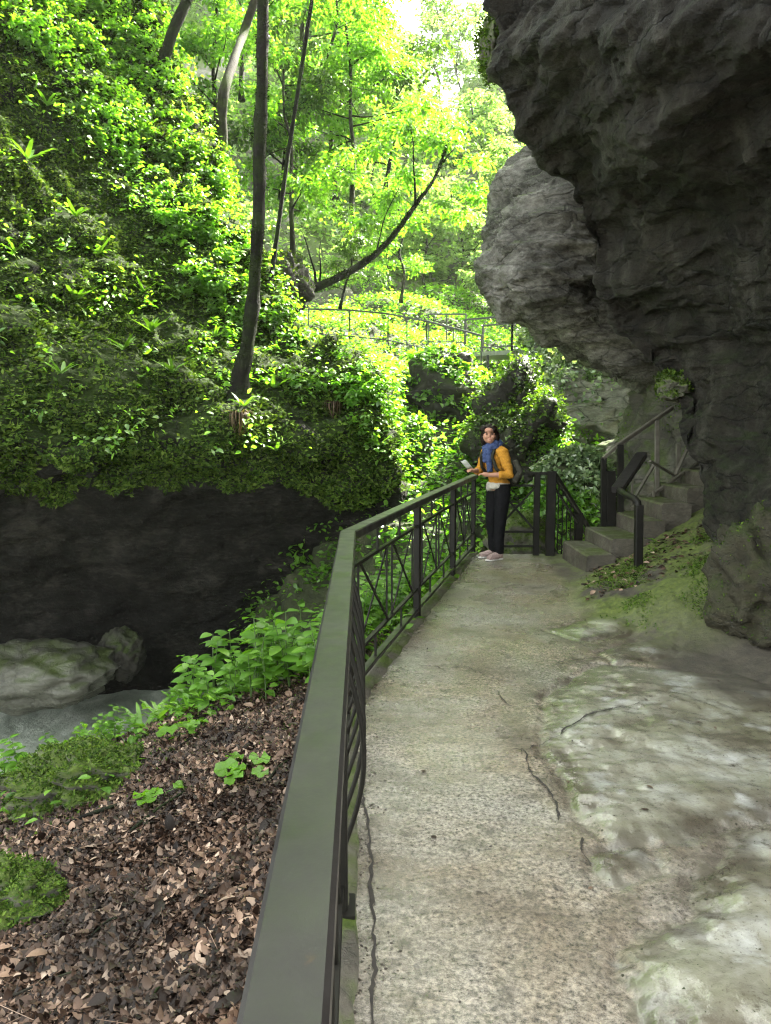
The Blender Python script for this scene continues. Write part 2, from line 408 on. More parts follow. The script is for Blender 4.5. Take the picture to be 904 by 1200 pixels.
struct(link_mesh('left_gorge_side', HLV, HLF, M_FAR)); struct(link_mesh('right_gorge_side', HRV, HRF, M_FAR))

# ------------------------------------------------------------ overhanging cliff on the right
def ohrow(L): return [P(*q) for q in L]
OR = [
 [(1150, -1300, 14), (760, -1300, 10), (560, -1300, 8.6), (620, -1300, 7.2), (740, -1300, 6), (860, -1300, 5), (1000, -1300, 4), (1500, -1300, 2.2), (3500, -1300, .9)],
 [(1050, -700, 15), (720, -700, 10), (560, -700, 8.3), (600, -700, 7.2), (690, -700, 5.8), (790, -700, 4.8), (930, -700, 3.9), (1300, -700, 2.4), (3500, -700, .9)],
 [(1000, -300, 15), (710, -300, 10), (568, -300, 8.1), (595, -300, 7.3), (670, -300, 5.9), (770, -300, 4.9), (910, -300, 3.9), (1250, -300, 2.6), (3500, -300, 1)],
 [(1000, 0, 15), (720, 0, 10), (582, 0, 8.0), (600, 0, 7.4), (665, 0, 6.2), (760, 0, 5.2), (900, 0, 4.2), (1250, 0, 2.8), (3500, 0, 1)],
 [(1000, 80, 15), (730, 80, 10), (593, 80, 8.1), (612, 80, 7.5), (680, 80, 6.4), (775, 80, 5.4), (910, 80, 4.4), (1250, 80, 2.9), (3500, 80, 1)],
 [(1000, 140, 15), (750, 140, 10), (612, 140, 8.3), (632, 140, 7.7), (700, 140, 6.7), (790, 140, 5.7), (915, 140, 4.6), (1250, 140, 3), (3500, 140, 1.05)],
 [(1000, 195, 15), (790, 195, 10.3), (652, 196, 8.7), (672, 196, 8.1), (730, 196, 7.1), (810, 196, 6.1), (920, 196, 4.9), (1250, 196, 3.1), (3500, 196, 1.1)],
 [(1000, 250, 15), (830, 250, 10.6), (684, 250, 9.1), (704, 250, 8.6), (755, 250, 7.7), (830, 250, 6.6), (925, 250, 5.3), (1250, 250, 3.3), (3500, 250, 1.15)],
 [(1000, 320, 15), (850, 320, 11), (708, 320, 9.6), (725, 320, 9.2), (772, 320, 8.4), (842, 320, 7.2), (930, 320, 5.8), (1250, 320, 3.5), (3500, 320, 1.2)],
 [(1000, 390, 14.5), (860, 390, 11), (735, 390, 9.9), (752, 390, 9.6), (795, 390, 8.9), (855, 390, 7.8), (935, 390, 6.2), (1250, 390, 3.7), (3500, 390, 1.25)],
 [(1000, 450, 13), (870, 450, 10.6), (792, 450, 9.4), (800, 450, 9.1), (830, 450, 8.5), (875, 450, 7.6), (940, 450, 6.2), (1250, 450, 3.8), (3500, 450, 1.3)],
 [(1000, 510, 12), (880, 510, 10), (792, 510, 8.8), (803, 510, 8.4), (832, 510, 7.9), (878, 510, 7.2), (940, 510, 6.0), (1250, 510, 3.8), (3500, 510, 1.3)],
 [(1000, 570, 11), (890, 570, 9.4), (820, 570, 8.4), (828, 570, 8.0), (850, 570, 7.5), (888, 570, 6.8), (940, 570, 5.8), (1250, 570, 3.8), (3500, 570, 1.3)],
 [(1000, 615, 10), (905, 615, 8.8), (842, 615, 7.7), (850, 615, 7.2), (868, 615, 6.7), (896, 615, 6.2), (945, 615, 5.4), (1250, 615, 3.7), (3500, 615, 1.3)],
 [(1000, 650, 9.4), (915, 650, 8.2), (848, 648, 6.9), (853, 648, 6.4), (872, 650, 5.95), (900, 650, 5.6), (950, 650, 5.0), (1250, 650, 3.5), (3500, 650, 1.25)],
 [(1000, 700, 8.8), (920, 700, 7.6), (845, 700, 6.5), (849, 700, 6.1), (868, 700, 5.7), (900, 700, 5.35), (950, 700, 4.8), (1250, 700, 3.4), (3500, 700, 1.22)],
 [(1000, 780, 8.2), (920, 770, 7.2), (846, 760, 6.2), (852, 770, 5.85), (870, 785, 5.5), (900, 800, 5.1), (950, 830, 4.6), (1250, 940, 3.2), (3500, 1300, 1.2)],
]
A = surf([ohrow(r) for r in OR], 420, 520); N = normals(A)
c0 = A[250, 250]; 
if np.dot(N[250, 250], np.array([0, 0, EYE])-c0) < 0: N = -N
pts = A.reshape(-1, 3); nn = N.reshape(-1, 3)
q = pts@np.array([[.8, .25, .5], [-.2, 1, .3], [-.45, -.2, 1.7]]).T
near = sstep(.8, 2.2, np.linalg.norm(pts[:, :2], axis=1))
d = .26*fbm(q*np.array([.4, .4, .8]), 3, 51)+.055*ridge(q*np.array([.5, .5, 1.7]), 4, 52)+.015*fbm(q*np.array([2.4, 2.4, 4]), 5, 53, .55)
f1, f2 = cell(q*1.7+.3*fbm(pts*2, 2, 55)[:, None], 57); d += .04*(sstep(0, .22, f2-f1)-.7)*sstep(-.2, .3, fbm(pts*.8, 2, 56))
d += .013*ridge(q*np.array([2.2, 2.2, 5]), 4, 58, .6)
d -= .12
OV = pts+nn*(d*near)[:, None]; OF = grid_faces(520, 420)
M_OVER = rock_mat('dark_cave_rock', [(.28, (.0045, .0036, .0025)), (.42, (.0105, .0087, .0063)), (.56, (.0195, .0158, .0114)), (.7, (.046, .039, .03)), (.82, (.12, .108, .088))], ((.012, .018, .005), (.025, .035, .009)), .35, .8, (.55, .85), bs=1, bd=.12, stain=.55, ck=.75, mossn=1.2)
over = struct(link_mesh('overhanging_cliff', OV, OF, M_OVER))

# ------------------------------------------------------------ pale rock lip behind the overhang
BR = [
 [(980, -300, 17), (800, -300, 14), (735, -300, 12.8), (742, -300, 12.2), (770, -300, 11.6), (820, -300, 11), (900, -300, 10.6)],  # top rows: hidden rock added to keep sun off the path
 [(940, 20, 17), (780, 20, 14), (705, 20, 12.5), (712, 20, 11.9), (740, 20, 11.3), (790, 20, 10.8), (880, 20, 10.5)],
 [(900, 165, 17), (700, 165, 14), (640, 172, 12.3), (646, 176, 11.6), (672, 176, 11), (730, 176, 10.6), (850, 176, 10.4)],
 [(900, 186, 17), (690, 190, 14), (622, 190, 12.2), (634, 192, 11.3), (665, 195, 10.7), (730, 196, 10.3), (850, 196, 10.2)],
 [(900, 220, 17), (670, 220, 14), (596, 216, 12.2), (612, 218, 11.1), (652, 224, 10.4), (730, 226, 10.2), (850, 226, 10)],
 [(900, 270, 17), (660, 270, 14), (584, 268, 12), (600, 270, 10.9), (642, 276, 10.3), (720, 280, 10.4), (850, 280, 10.2)],
 [(900, 310, 17), (650, 310, 14), (573, 316, 11.8), (590, 318, 10.8), (630, 326, 10.3), (710, 326, 10.7), (850, 330, 10.6)],
 [(900, 340, 17), (650, 345, 13.6), (576, 338, 11.5), (596, 348, 10.9), (640, 358, 10.7), (720, 365, 11), (850, 365, 11)],
 [(900, 365, 17), (680, 372, 13.6), (602, 364, 11.7), (622, 372, 11.3), (662, 384, 11.2), (730, 395, 11.3), (850, 400, 11.4)],
 [(900, 392, 17), (700, 400, 13.8), (636, 386, 12.1), (654, 392, 11.8), (690, 405, 11.6), (745, 420, 11.7), (850, 430, 11.8)],
 [(900, 430, 17), (760, 440, 14), (716, 426, 12.6), (726, 430, 12.3), (740, 436, 12.1), (765, 442, 12), (850, 455, 12)],
 [(900, 460, 17), (800, 470, 14.5), (748, 446, 13.2), (752, 449, 13), (758, 450, 12.8), (775, 454, 12.7), (850, 475, 12.6)],
]
A = surf([ohrow(r) for r in BR], 240, 240); N = normals(A)
if np.dot(N[120, 130], np.array([0, 0, EYE])-A[120, 130]) < 0: N = -N
pts = A.reshape(-1, 3); nn = N.reshape(-1, 3)
q = pts@np.array([[.75, .2, .75], [-.2, 1, .3], [-1.1, -.2, 1.4]]).T
q2 = pts@np.array([[.35, .5, 1.3], [-.1, .8, .2], [-.25, -.2, 1.9]]).T
d = .10*fbm(pts*.9, 3, 61)+.11*ridge(q2*np.array([.8, .8, 1.2]), 5, 62, .6)-.05+.04*ridge(q2*np.array([1.5, 2, 4]), 3, 63)
PV = pts+nn*d[:, None]; PF = grid_faces(240, 240)
M_LIP = rock_mat('grey_limestone', [(.3, (.016, .015, .013)), (.44, (.07, .066, .057)), (.57, (.22, .21, .19)), (.7, (.44, .425, .395))], ((.05, .07, .015), (.1, .13, .03)), .55, .9, (.4, .7), sc=1.1, bs=1, bd=.10)
struct(link_mesh('rock_lip', PV, PF, M_LIP))

# ------------------------------------------------------------ grey rock wall with ivy behind the stairs
WR = []
for py, dy in ((370, 3.0), (415, 1.2), (440, .5), (470, .0), (500, .3), (540, 1.0), (580, 1.8), (640, 2.2), (720, 2.4)):
    WR.append([P(px, py+e, 17.5+dy+f) for px, e, f in ((615, 20, 6), (628, 15, 3), (640, 8, 1.2), (665, 2, .3), (700, 0, 0), (735, 0, -.2), (760, 5, .4), (775, 8, 2), (800, 10, 6))])
A = surf(WR, 120, 130); N = normals(A)
if np.mean(N[..., 1]) > 0: N = -N
pts = A.reshape(-1, 3); nn = N.reshape(-1, 3); q = pts@np.array([[.9, .1, .4], [0, 1, .2], [-.4, 0, 1.8]]).T
RWV = pts+nn*(.4*fbm(pts*.6, 3, 71)+.16*ridge(q*.9, 4, 72)-.05)[:, None]; RWF = grid_faces(130, 120)
M_PALE = rock_mat('sun_paled_limestone', [(.3, (.07, .065, .055)), (.46, (.2, .19, .17)), (.6, (.36, .345, .31)), (.74, (.5, .48, .45))], ((.06, .09, .02), (.11, .15, .03)), .4, .9, (.5, .8), sc=.9, bs=1, bd=.10, ck=.7)  # sunlight on the wall is put into this lighter rock colour
struct(link_mesh('far_rock_wall', RWV, RWF, M_PALE))
# rock behind the staircase
WR = []
for py, Y in ((400, 13), (430, 12.2), (470, 11.9), (520, 11.7), (580, 11.6), (640, 11.5), (720, 11.5)):
    WR.append([P(px, py+e, Y+f) for px, e, f in ((690, 150, 3.5), (715, 120, 1.6), (735, 85, .6), (760, 45, .1), (790, 10, -.3), (830, 0, -.8), (900, 0, -1.4), (1000, 0, -2))])
A = surf(WR, 130, 130); N = normals(A)
if np.mean(N[..., 1]) > 0: N = -N
pts = A.reshape(-1, 3); nn = N.reshape(-1, 3)
SBV = pts+nn*(.22*fbm(pts*1.0, 3, 81)+.10*ridge(pts*2, 4, 82)-.05)[:, None]; SBF = grid_faces(130, 130)
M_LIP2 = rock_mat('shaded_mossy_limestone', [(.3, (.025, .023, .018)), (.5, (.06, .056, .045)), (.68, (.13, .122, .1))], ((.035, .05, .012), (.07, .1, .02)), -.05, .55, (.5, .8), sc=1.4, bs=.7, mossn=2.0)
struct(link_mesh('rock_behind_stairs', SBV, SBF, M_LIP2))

# ------------------------------------------------------------ river
nx, ny = 90, 90
X, Yg = np.meshgrid(np.linspace(-16, 6, nx), np.linspace(-3, 17, ny)); p = np.stack([X, Yg, 0*X], -1).reshape(-1, 3)
Z = WATER+.05*fbm(p*1.2, 3, 91)+.025*fbm(p*5, 2, 92)
m, nt = mat('milky_river_water')
c = ramp(nt, noise(nt, 1.6, 6, .7, mapping(nt, (1, .5, 1)), 1.2), [(.35, (.20, .225, .18)), (.52, (.34, .37, .31)), (.68, (.62, .65, .58))])
finish(nt, c, .3, noise(nt, 5, 6, .7), .8, .08, .4); M_WATER = m
struct(link_mesh('river', np.column_stack([p[:, 0], p[:, 1], Z]), grid_faces(ny, nx), M_WATER))
# ground to the horizon
struct(link_mesh('ground', [(-120, -40, -3.6), (120, -40, -3.6), (120, 130, -3.6), (-120, 130, -3.6)], [(0, 1, 2, 3)], M_SOIL, smooth=False))
# ------------------------------------------------------------ concrete path
def right_x(y): return np.interp(y, [0, 3.5, 5.2, 6.2, 7.2, 8.3, 9.0, 12], [2.9, 2.9, 2.75, 2.15, 2.25, 2.6, 2.75, 3.2])
def outcrop(px, py):
    """0..1 mask of the worn limestone standing out of the path, in photograph-plan coordinates on the level ground"""
    return 0
def poly_dist(P2, poly):                 # signed distance to a polygon (positive inside)
    poly = np.asarray(poly, float); n = len(poly); d = np.full(len(P2), 1e9); ins = np.zeros(len(P2), bool)
    for i in range(n):
        a, b = poly[i], poly[(i+1) % n]; e = b-a; w = P2-a
        t = np.clip((w@e)/(e@e), 0, 1); d = np.minimum(d, np.linalg.norm(w-t[:, None]*e, axis=1))
        c = ((a[1] <= P2[:, 1]) & (b[1] > P2[:, 1])) | ((b[1] <= P2[:, 1]) & (a[1] > P2[:, 1]))
        with np.errstate(divide='ignore', invalid='ignore'):
            xi = a[0]+(P2[:, 1]-a[1])/(b[1]-a[1])*e[0]
        ins ^= c & (P2[:, 0] < xi)
    return np.where(ins, d, -d)
def gp(L): return np.array([G(a, b, 0)[:2] for a, b in L])
OUT1 = gp([(632, 880), (640, 815), (700, 775), (780, 782), (870, 790), (960, 820), (980, 950), (850, 965), (800, 985), (720, 995), (668, 960), (655, 915)])
OUT2 = gp([(1000, 960), (905, 962), (850, 980), (822, 1040), (770, 1090), (712, 1130), (735, 1185), (790, 1260), (1000, 1300)])
OUT3 = gp([(690, 1000), (760, 985), (775, 1020), (720, 1038), (690, 1020)])
OUT4 = gp([(640, 738), (700, 722), (760, 728), (740, 745), (680, 752)])
OUT5 = gp([(700, 765), (745, 750), (800, 745), (790, 768), (720, 778)])
END = g2(600, 650, 0)[1]
ys = np.concatenate([np.linspace(-2.2, 1.6, 40), 1.6+(END+.05-1.6)*np.linspace(0, 1, 640)**1.25])
ux = np.linspace(0, 1, 400)
Yg, U = np.meshgrid(ys, ux, indexing='ij')
x0 = edge_x(Yg)-.05; x1 = 4.2
X = x0+(x1-x0)*U; p2 = np.stack([X, Yg], -1).reshape(-1, 2); p3 = np.column_stack([p2, np.zeros(len(p2))])
wob = .10*fbm(p3*2.2, 4, 101)+.05*fbm(p3*8, 4, 102)
hump = .5+.5*fbm(p3*np.array([1.5, 1.9, 1]), 3, 104)
Z = .012*fbm(p3*1.1, 3, 103)+.0035*fbm(p3*14, 3, 105)
OUTM = np.zeros(len(p2)); INT = np.zeros(len(p2)); SDM = np.full(len(p2), -9.)
for poly, h in ((OUT1, .035), (OUT2, .075), (OUT3, .02), (OUT4, .02), (OUT5, .02)):
    sd = poly_dist(p2, poly)+wob*min(1, h*9)
    INT = np.maximum(INT, sstep(.03, .2, sd)); SDM = np.maximum(SDM, sd); k = sstep(-.02, .22, sd)*(.5+.5*sstep(0, .7, sd)); OUTM = np.maximum(OUTM, sstep(-.05, .07, sd+.09*fbm(p3*9, 5, 116, .6)))
    f1, f2 = cell(p3*np.array([2.3, 2.8, 1])+.25*fbm(p3*2.5, 2, 107)[:, None], 109)
    Z = np.maximum(Z, Z+k*h*(.35+.9*hump+.3*(.6-f1))+.016*k*fbm(p3*np.array([3.1, 4, 1]), 3, 114)+.005*k*fbm(p3*8, 4, 106)+.0012*k*fbm(p3*40, 3, 118))
    Z -= .02*np.exp(-(sd/.03)**2)*(.6+.4*vnoise(p3*5, 3))
ZG = Z.reshape(len(ys), len(ux)); ZS = ZG.copy()
for _ in range(14): ZS = .5*ZS+.125*(np.roll(ZS, 1, 0)+np.roll(ZS, -1, 0)+np.roll(ZS, 1, 1)+np.roll(ZS, -1, 1))
WORN = np.clip(.5+(ZG-ZS).ravel()/.010*.5, 0, 1); WORN = np.clip(.5+(WORN-.5)*INT-.3*(1-INT)*OUTM, 0, 1)
rise = np.clip(p2[:, 0]-(right_x(p2[:, 1])-.55), 0, 3)
far = sstep(5.3, 6.4, p2[:, 1])
Z += far*(.34*rise**1.2+.06*fbm(p3*2.4, 4, 110)*sstep(0, .4, rise))+(1-far)*(.22*np.clip(rise-.2, 0, 3))
roughland = np.maximum(far*sstep(-.05, .22, rise+.12*fbm(p3*2, 3, 112)), sstep(1.75, 2.15, p2[:, 0]+.35*fbm(p3*1.6, 4, 115))*sstep(3.9, 4.6, p2[:, 1])*.9)
PTV = np.column_stack([p2, Z]); PTF = grid_faces(len(ys), len(ux))
m, nt = mat('wet_concrete_path')
oa = nd(nt, 'ShaderNodeAttribute', attribute_name='rock'); ra = nd(nt, 'ShaderNodeAttribute', attribute_name='earth')
st = noise(nt, .9, 6, .65, None, .5); ag = noise(nt, 55, 5, .8); mid = noise(nt, 7, 6, .7)
c = ramp(nt, st, [(.3, (.16, .118, .08)), (.44, (.21, .172, .13)), (.55, (.225, .2, .168)), (.7, (.235, .22, .195))])
gr = noise(nt, 140, 3, .6)
c = mix(nt, .95, c, ramp(nt, ag, [(.36, .05), (.5, .5), (.64, .98)]), 'OVERLAY')
c = mix(nt, ramp(nt, gr, [(.60, 0), (.68, .35)]), c, (.42, .39, .35))
c = mix(nt, ramp(nt, mid, [(.55, 0), (.66, .75)]), c, (.05, .043, .035))
c = mix(nt, ramp(nt, noise(nt, 1.3, 4, .6, mapping(nt, (1.4, .6, 1))), [(.56, 0), (.72, .4)]), c, (.24, .22, .10))
lb = noise(nt, 2.2, 9, .62, None, .3); ld = noise(nt, 3.4, 6, .55, mapping(nt, (1, 1.2, 1), (0, 0, .5)), .2)
lm = ramp(nt, lb, [(.3, (.06, .05, .034)), (.42, (.13, .117, .085)), (.52, (.22, .21, .165)), (.62, (.33, .325, .285))])
lm = mix(nt, ramp(nt, ld, [(.57, 0), (.68, .85)]), lm, (.42, .42, .40))  # white patches: pale limestone, with sky reflection painted in
lm = mix(nt, ramp(nt, noise(nt, 1.9, 7, .65), [(.5, 0), (.62, .7)]), lm, (.17, .168, .11))
lm = mix(nt, ramp(nt, noise(nt, 7, 8, .75), [(.57, 0), (.66, .8)]), lm, (.06, .05, .035))
wa = nd(nt, 'ShaderNodeAttribute', attribute_name='worn')
lm = mix(nt, ramp(nt, wa.outputs['Fac'], [(.2, .7), (.42, 0)]), lm, (.06, .05, .036))
lm = mix(nt, ramp(nt, wa.outputs['Fac'], [(.6, 0), (.95, .5)]), lm, (.46, .46, .44))  # worn tops whitened, sky reflection partly put into the colour
lm = mix(nt, ramp(nt, noise(nt, 60, 5, .75), [(.56, 0), (.66, .6)]), lm, (.05, .042, .03))
mu = nd(nt, 'ShaderNodeAttribute', attribute_name='mud')
c = mix(nt, ramp(nt, noise(nt, 1.15, 6, .65, None, .4), [(.47, 0), (.62, .62)]), c, (.085, .068, .05))
c = mix(nt, oa.outputs['Fac'], c, lm)
c = mix(nt, mth(nt, 'MULTIPLY', mu.outputs['Fac'], ramp(nt, noise(nt, 5, 7, .7), [(.35, .25), (.6, .85)])), c, (.06, .048, .034))
so = ramp(nt, noise(nt, 9, 7, .7), [(.3, (.016, .013, .009)), (.6, (.06, .05, .036))])
yy = nd(nt, 'ShaderNodeSeparateXYZ'); nt.links.new(coords(nt), yy.inputs[0]); ym = nd(nt, 'ShaderNodeMapRange'); ym.inputs[1].default_value = 5.3; ym.inputs[2].default_value = 6.2; nt.links.new(yy.outputs[1], ym.inputs[0])
so = mix(nt, mth(nt, 'MULTIPLY', ym.outputs[0], ramp(nt, noise(nt, 1.7, 6, .7), [(.40, 0), (.5, 1)])), so, ramp(nt, noise(nt, 25, 6, .7), [(.3, (.03, .045, .008)), (.7, (.12, .15, .025))]))
c = mix(nt, ra.outputs['Fac'], c, so)
wet = ramp(nt, noise(nt, 1.5, 6, .65), [(.38, .10), (.5, .2), (.64, .38)])
rr = mix(nt, ra.outputs['Fac'], mix(nt, oa.outputs['Fac'], wet, ramp(nt, lb, [(.35, .06), (.65, .16)])), .85)
h = mth(nt, 'ADD', mth(nt, 'MULTIPLY', ag, mth(nt, 'SUBTRACT', 1.0, oa.outputs['Fac'])), mth(nt, 'MULTIPLY', mid, .8))
pp = finish(nt, c, rr, h, .7, .012, .5); M_PATH = m
fw_ = ramp(nt, noise(nt, 1.1, 6, .62, mapping(nt, (1, .7, 1))), [(.36, .0), (.56, .85)]); nt.links.new(mth(nt, 'MULTIPLY', fw_, mth(nt, 'SUBTRACT', 1.0, ra.outputs['Fac'])), pp.inputs['Coat Weight']); pp.inputs['Coat Roughness'].default_value = .22
cb = nd(nt, 'ShaderNodeBump'); cb.inputs['Strength'].default_value = .55; cb.inputs['Distance'].default_value = .006; nt.links.new(noise(nt, 75, 4, .7), cb.inputs['Height']); nt.links.new(cb.outputs[0], pp.inputs['Coat Normal'])
path = struct(link_mesh('footpath', PTV, PTF, M_PATH))
for nme, a in (('rock', OUTM), ('earth', roughland), ('worn', WORN), ('mud', np.maximum(np.exp(-(SDM/.22)**2)*sstep(-.35, .3, fbm(p3*2.6, 4, 119)), .95*np.exp(-((p2[:, 0]-edge_x(p2[:, 1])-.02)/.16)**2)*sstep(-.3, .25, fbm(p3*3.4, 5, 120, .6))))):
    at = path.data.attributes.new(nme, 'FLOAT', 'POINT'); at.data.foreach_set('value', a.astype(np.float32))
def path_z(x, y): 
    k = np.argmin((PTV[:, 0]-x)**2+(PTV[:, 1]-y)**2); return PTV[k, 2]
# edge of the slab: a mossy kerb under the railing, and the drop at its far end
M_KERB = rock_mat('mossy_concrete_kerb', [(.3, (.05, .045, .035)), (.6, (.14, .125, .1)), (.75, (.22, .2, .16))], ((.035, .055, .01), (.09, .13, .022)), -.3, .5, (.5, .8), sc=3, bs=.5, mossn=4)
pl = [RPOLY[0]]+[RPOLY[i]+(RPOLY[i+1]-RPOLY[i])*t for i in range(3) for t in np.linspace(.02, 1, 60)]
kv, rows = [], 7
for i, q in enumerate(pl):
    dd = pl[min(i+1, len(pl)-1)]-pl[max(i-1, 0)]; dd = dd/np.linalg.norm(dd); n_ = np.array([dd[1], -dd[0]])
    for o, z in ((.07, -.03), (.055, .012), (.02, .028), (-.05, .03), (-.10, .02), (-.13, -.05), (-.17, -.5)):
        kv.append([*(q+n_*o), z])
kv = np.array(kv); kv += np.column_stack([.012*fbm(kv*6, 3, 121), .012*fbm(kv*6, 3, 122), .018*fbm(kv*7, 3, 123)])
struct(link_mesh('path_kerb', kv, grid_faces(len(pl), rows), M_KERB))
x0e, x1e = edge_x(END), 3.4
tb = MB()
ev = []
for x in np.linspace(x0e-.1, x1e, 40):
    for y, z in ((END-.02, -.012), (END+.05, -.02), (END+.09, -.1), (END+.1, -1.8)): ev.append((x, y, z))
ev = np.array(ev); ev[:, 1] += .03*fbm(ev*2.5, 3, 131)
struct(link_mesh('path_end_wall', ev, grid_faces(40, 4), M_KERB))

# ------------------------------------------------------------ painted metal railing
m, nt = mat('weathered_green_brown_paint')
c = ramp(nt, noise(nt, 5, 6, .65), [(.3, (.0095, .0082, .0082)), (.55, (.0135, .0117, .0116)), (.75, (.021, .0185, .018))])
c = mix(nt, ramp(nt, noise(nt, 26, 5, .75), [(.62, 0), (.74, .45)]), c, (.05, .05, .042))
c = mix(nt, ramp(nt, noise(nt, 60, 4, .6), [(.64, 0), (.70, .7)]), c, (.01, .009, .007))
c = mix(nt, ramp(nt, noise(nt, 13, 8, .75, None, .6), [(.63, 0), (.69, .8)]), c, (.035, .02, .011))
c = mix(nt, ramp(nt, noise(nt, 3.3, 6, .7), [(.5, 0), (.75, .4)]), c, (.012, .013, .010))
finish(nt, c, ramp(nt, noise(nt, 9, 5, .6), [(.35, .34), (.65, .5)]), noise(nt, 80, 5, .6), .12, .003, .4); M_RAIL = m
m, nt = mat('dark_brown_rail_paint')
c = ramp(nt, noise(nt, 7, 6, .65), [(.3, (.005, .0045, .0035)), (.6, (.010, .009, .007)), (.78, (.024, .02, .014))])
finish(nt, c, .55, noise(nt, 60, 5, .6), .15, .004, .2); M_POST = m

rail = thing('railing', 'long dark railing with wide flat handrail running beside the path and bending right', 'railing', (BEND[0], BEND[1], 0))
def pt3(q, z): return (q[0], q[1], z)
def child(mb, name, mat_, root, smooth=False):
    o = mb.build(name, mat_, None, smooth); o.parent = root
    if root.parent is None and root.type == 'EMPTY':
        o.matrix_parent_inverse = Matrix.Translation(-Vector(root.location))
    return o
# handrail: flat box section, mitred at the bends
hp = [RS, BEND, KINK, RE]; W_, H_ = .089, .052
def mitre(line, i):
    a = line[i]-line[i-1] if i > 0 else line[1]-line[0]; b = line[i+1]-line[i] if i < len(line)-1 else a
    a, b = a/np.linalg.norm(a), b/np.linalg.norm(b); t = (a+b)/np.linalg.norm(a+b); n = np.array([t[1], -t[0]]); return n/max(.5, n@np.array([a[1], -a[0]]))
prof = [(-W_/2, -H_/2+.006), (-W_/2, H_/2-.007), (-W_/2+.007, H_/2), (W_/2-.007, H_/2), (W_/2, H_/2-.007), (W_/2, -H_/2+.006), (W_/2-.006, -H_/2), (-W_/2+.006, -H_/2)]
fine = [RS+(BEND-RS)*t for t in np.linspace(0, 1, 30)[:-1]]+[BEND]+[BEND+(KINK-BEND)*t for t in (.25, .5, .75)]+[KINK]+[KINK+(RE-KINK)*t for t in (.3, .6, .9)]+[RE+(RE-KINK)/np.linalg.norm(RE-KINK)*.05]
hb = MB(); V = []; n8 = len(prof)
for i, q in enumerate(fine):
    n_ = mitre(fine, i)
    for a, z in prof: V.append((q[0]+n_[0]*a, q[1]+n_[1]*a, HR-H_/2+z))
Fc = [(i*n8+k, i*n8+(k+1) % n8, (i+1)*n8+(k+1) % n8, (i+1)*n8+k) for i in range(len(fine)-1) for k in range(n8)]+[tuple(range(n8)), tuple((len(fine)-1)*n8+k for k in range(n8-1, -1, -1))]
hb.add(V, Fc); handrail = child(hb, 'handrail', M_RAIL, rail)
# the joint between two lengths of handrail
jb = MB(); jq = BEND+(RS-BEND)/np.linalg.norm(RS-BEND)*1.25
jd = (BEND-RS)/np.linalg.norm(BEND-RS)
jb.bar(pt3(jq-jd*.003, HR-.026), pt3(jq+jd*.003, HR-.026), W_+.003, H_+.003, bev=.1); jo = jb.build('joint_seam', M_POST); jo.parent = handrail; jo.matrix_parent_inverse = Matrix.Translation(-Vector(rail.location))
def post(q, w=.075, d=.055, z0=0.0, z1=HR-H_, along=(0, 1)):
    b = MB(); a = np.array(along)/np.linalg.norm(along)
    b.bar(pt3(q, z0-.05), pt3(q, z1), d, w, up=(a[0], a[1], 0)); b.bar(pt3(q, z0+.0), pt3(q, z0+.018), d+.05, w+.05, up=(a[0], a[1], 0), bev=.05); return b
dB = (KINK-BEND)/np.linalg.norm(KINK-BEND); dC = (RE-KINK)/np.linalg.norm(RE-KINK); dA = (BEND-RS)/np.linalg.norm(BEND-RS)
POSTB = BEND; POST1 = KINK+dC*.02; POST2 = np.array(g2(532, 572, HR-.05)); POST2 = KINK+dC*((POST2-KINK)@dC); POST3 = RE-dC*.04
for q, d_ in ((POSTB, dB), (POST1, dC), (POST2, dC), (POST3, dC)): child(post(q, along=d_), 'post', M_POST, rail)
for k in (1.9, 3.8): child(post(BEND-dA*k, along=dA), 'post', M_POST, rail)
def infill(a, b, root):
    L = np.linalg.norm(b-a); d_ = (b-a)/L; a = a+d_*.035; b = b-d_*.035; L = np.linalg.norm(b-a)
    at_ = lambda t, z: pt3(a+(b-a)*t, z)
    zt, zm, zl, zb = HR-H_, .80, .27, .10
    child(MB().bar(at_(0, zm), at_(1, zm), .03, .02), 'upper_rail', M_POST, root)
    child(MB().bar(at_(0, zl), at_(1, zl), .03, .02), 'lower_rail', M_POST, root)
    child(MB().bar(at_(0, zb), at_(1, zb), .05, .03), 'bottom_rail', M_RAIL, root)
    for t in (.33, .67): child(MB().bar(at_(t, zm+.01), at_(t, zt), .016, .028), 'picket', M_POST, root)
    for t in (.30, .70): child(MB().bar(at_(t, zb+.01), at_(t, zl-.01), .016, .028), 'picket', M_POST, root)
    for t in (.09, .46, .54, .91): child(MB().bar(at_(t, zl+.01), at_(t, zm-.01), .014, .03), 'baluster', M_POST, root)
    for t0, t1 in ((.10, .46), (.54, .90)):
        b1 = MB(); 
        n_ = np.array([d_[1], -d_[0]])*.007
        b1.bar(at_(t0, zl+.01), at_(t1, zm-.01), .008, .02); child(b1, 'cross_bar', M_POST, root)
        p0 = np.array(at_(t0, zm-.01)); p1 = np.array(at_(t1, zl+.01)); off = np.array([*(n_*1.3), 0])
        child(MB().bar(p0+off, p1+off, .008, .02), 'cross_bar', M_POST, root)
infill(POSTB, POST1, rail); infill(POST1, POST2, rail); infill(POST2, POST3, rail)
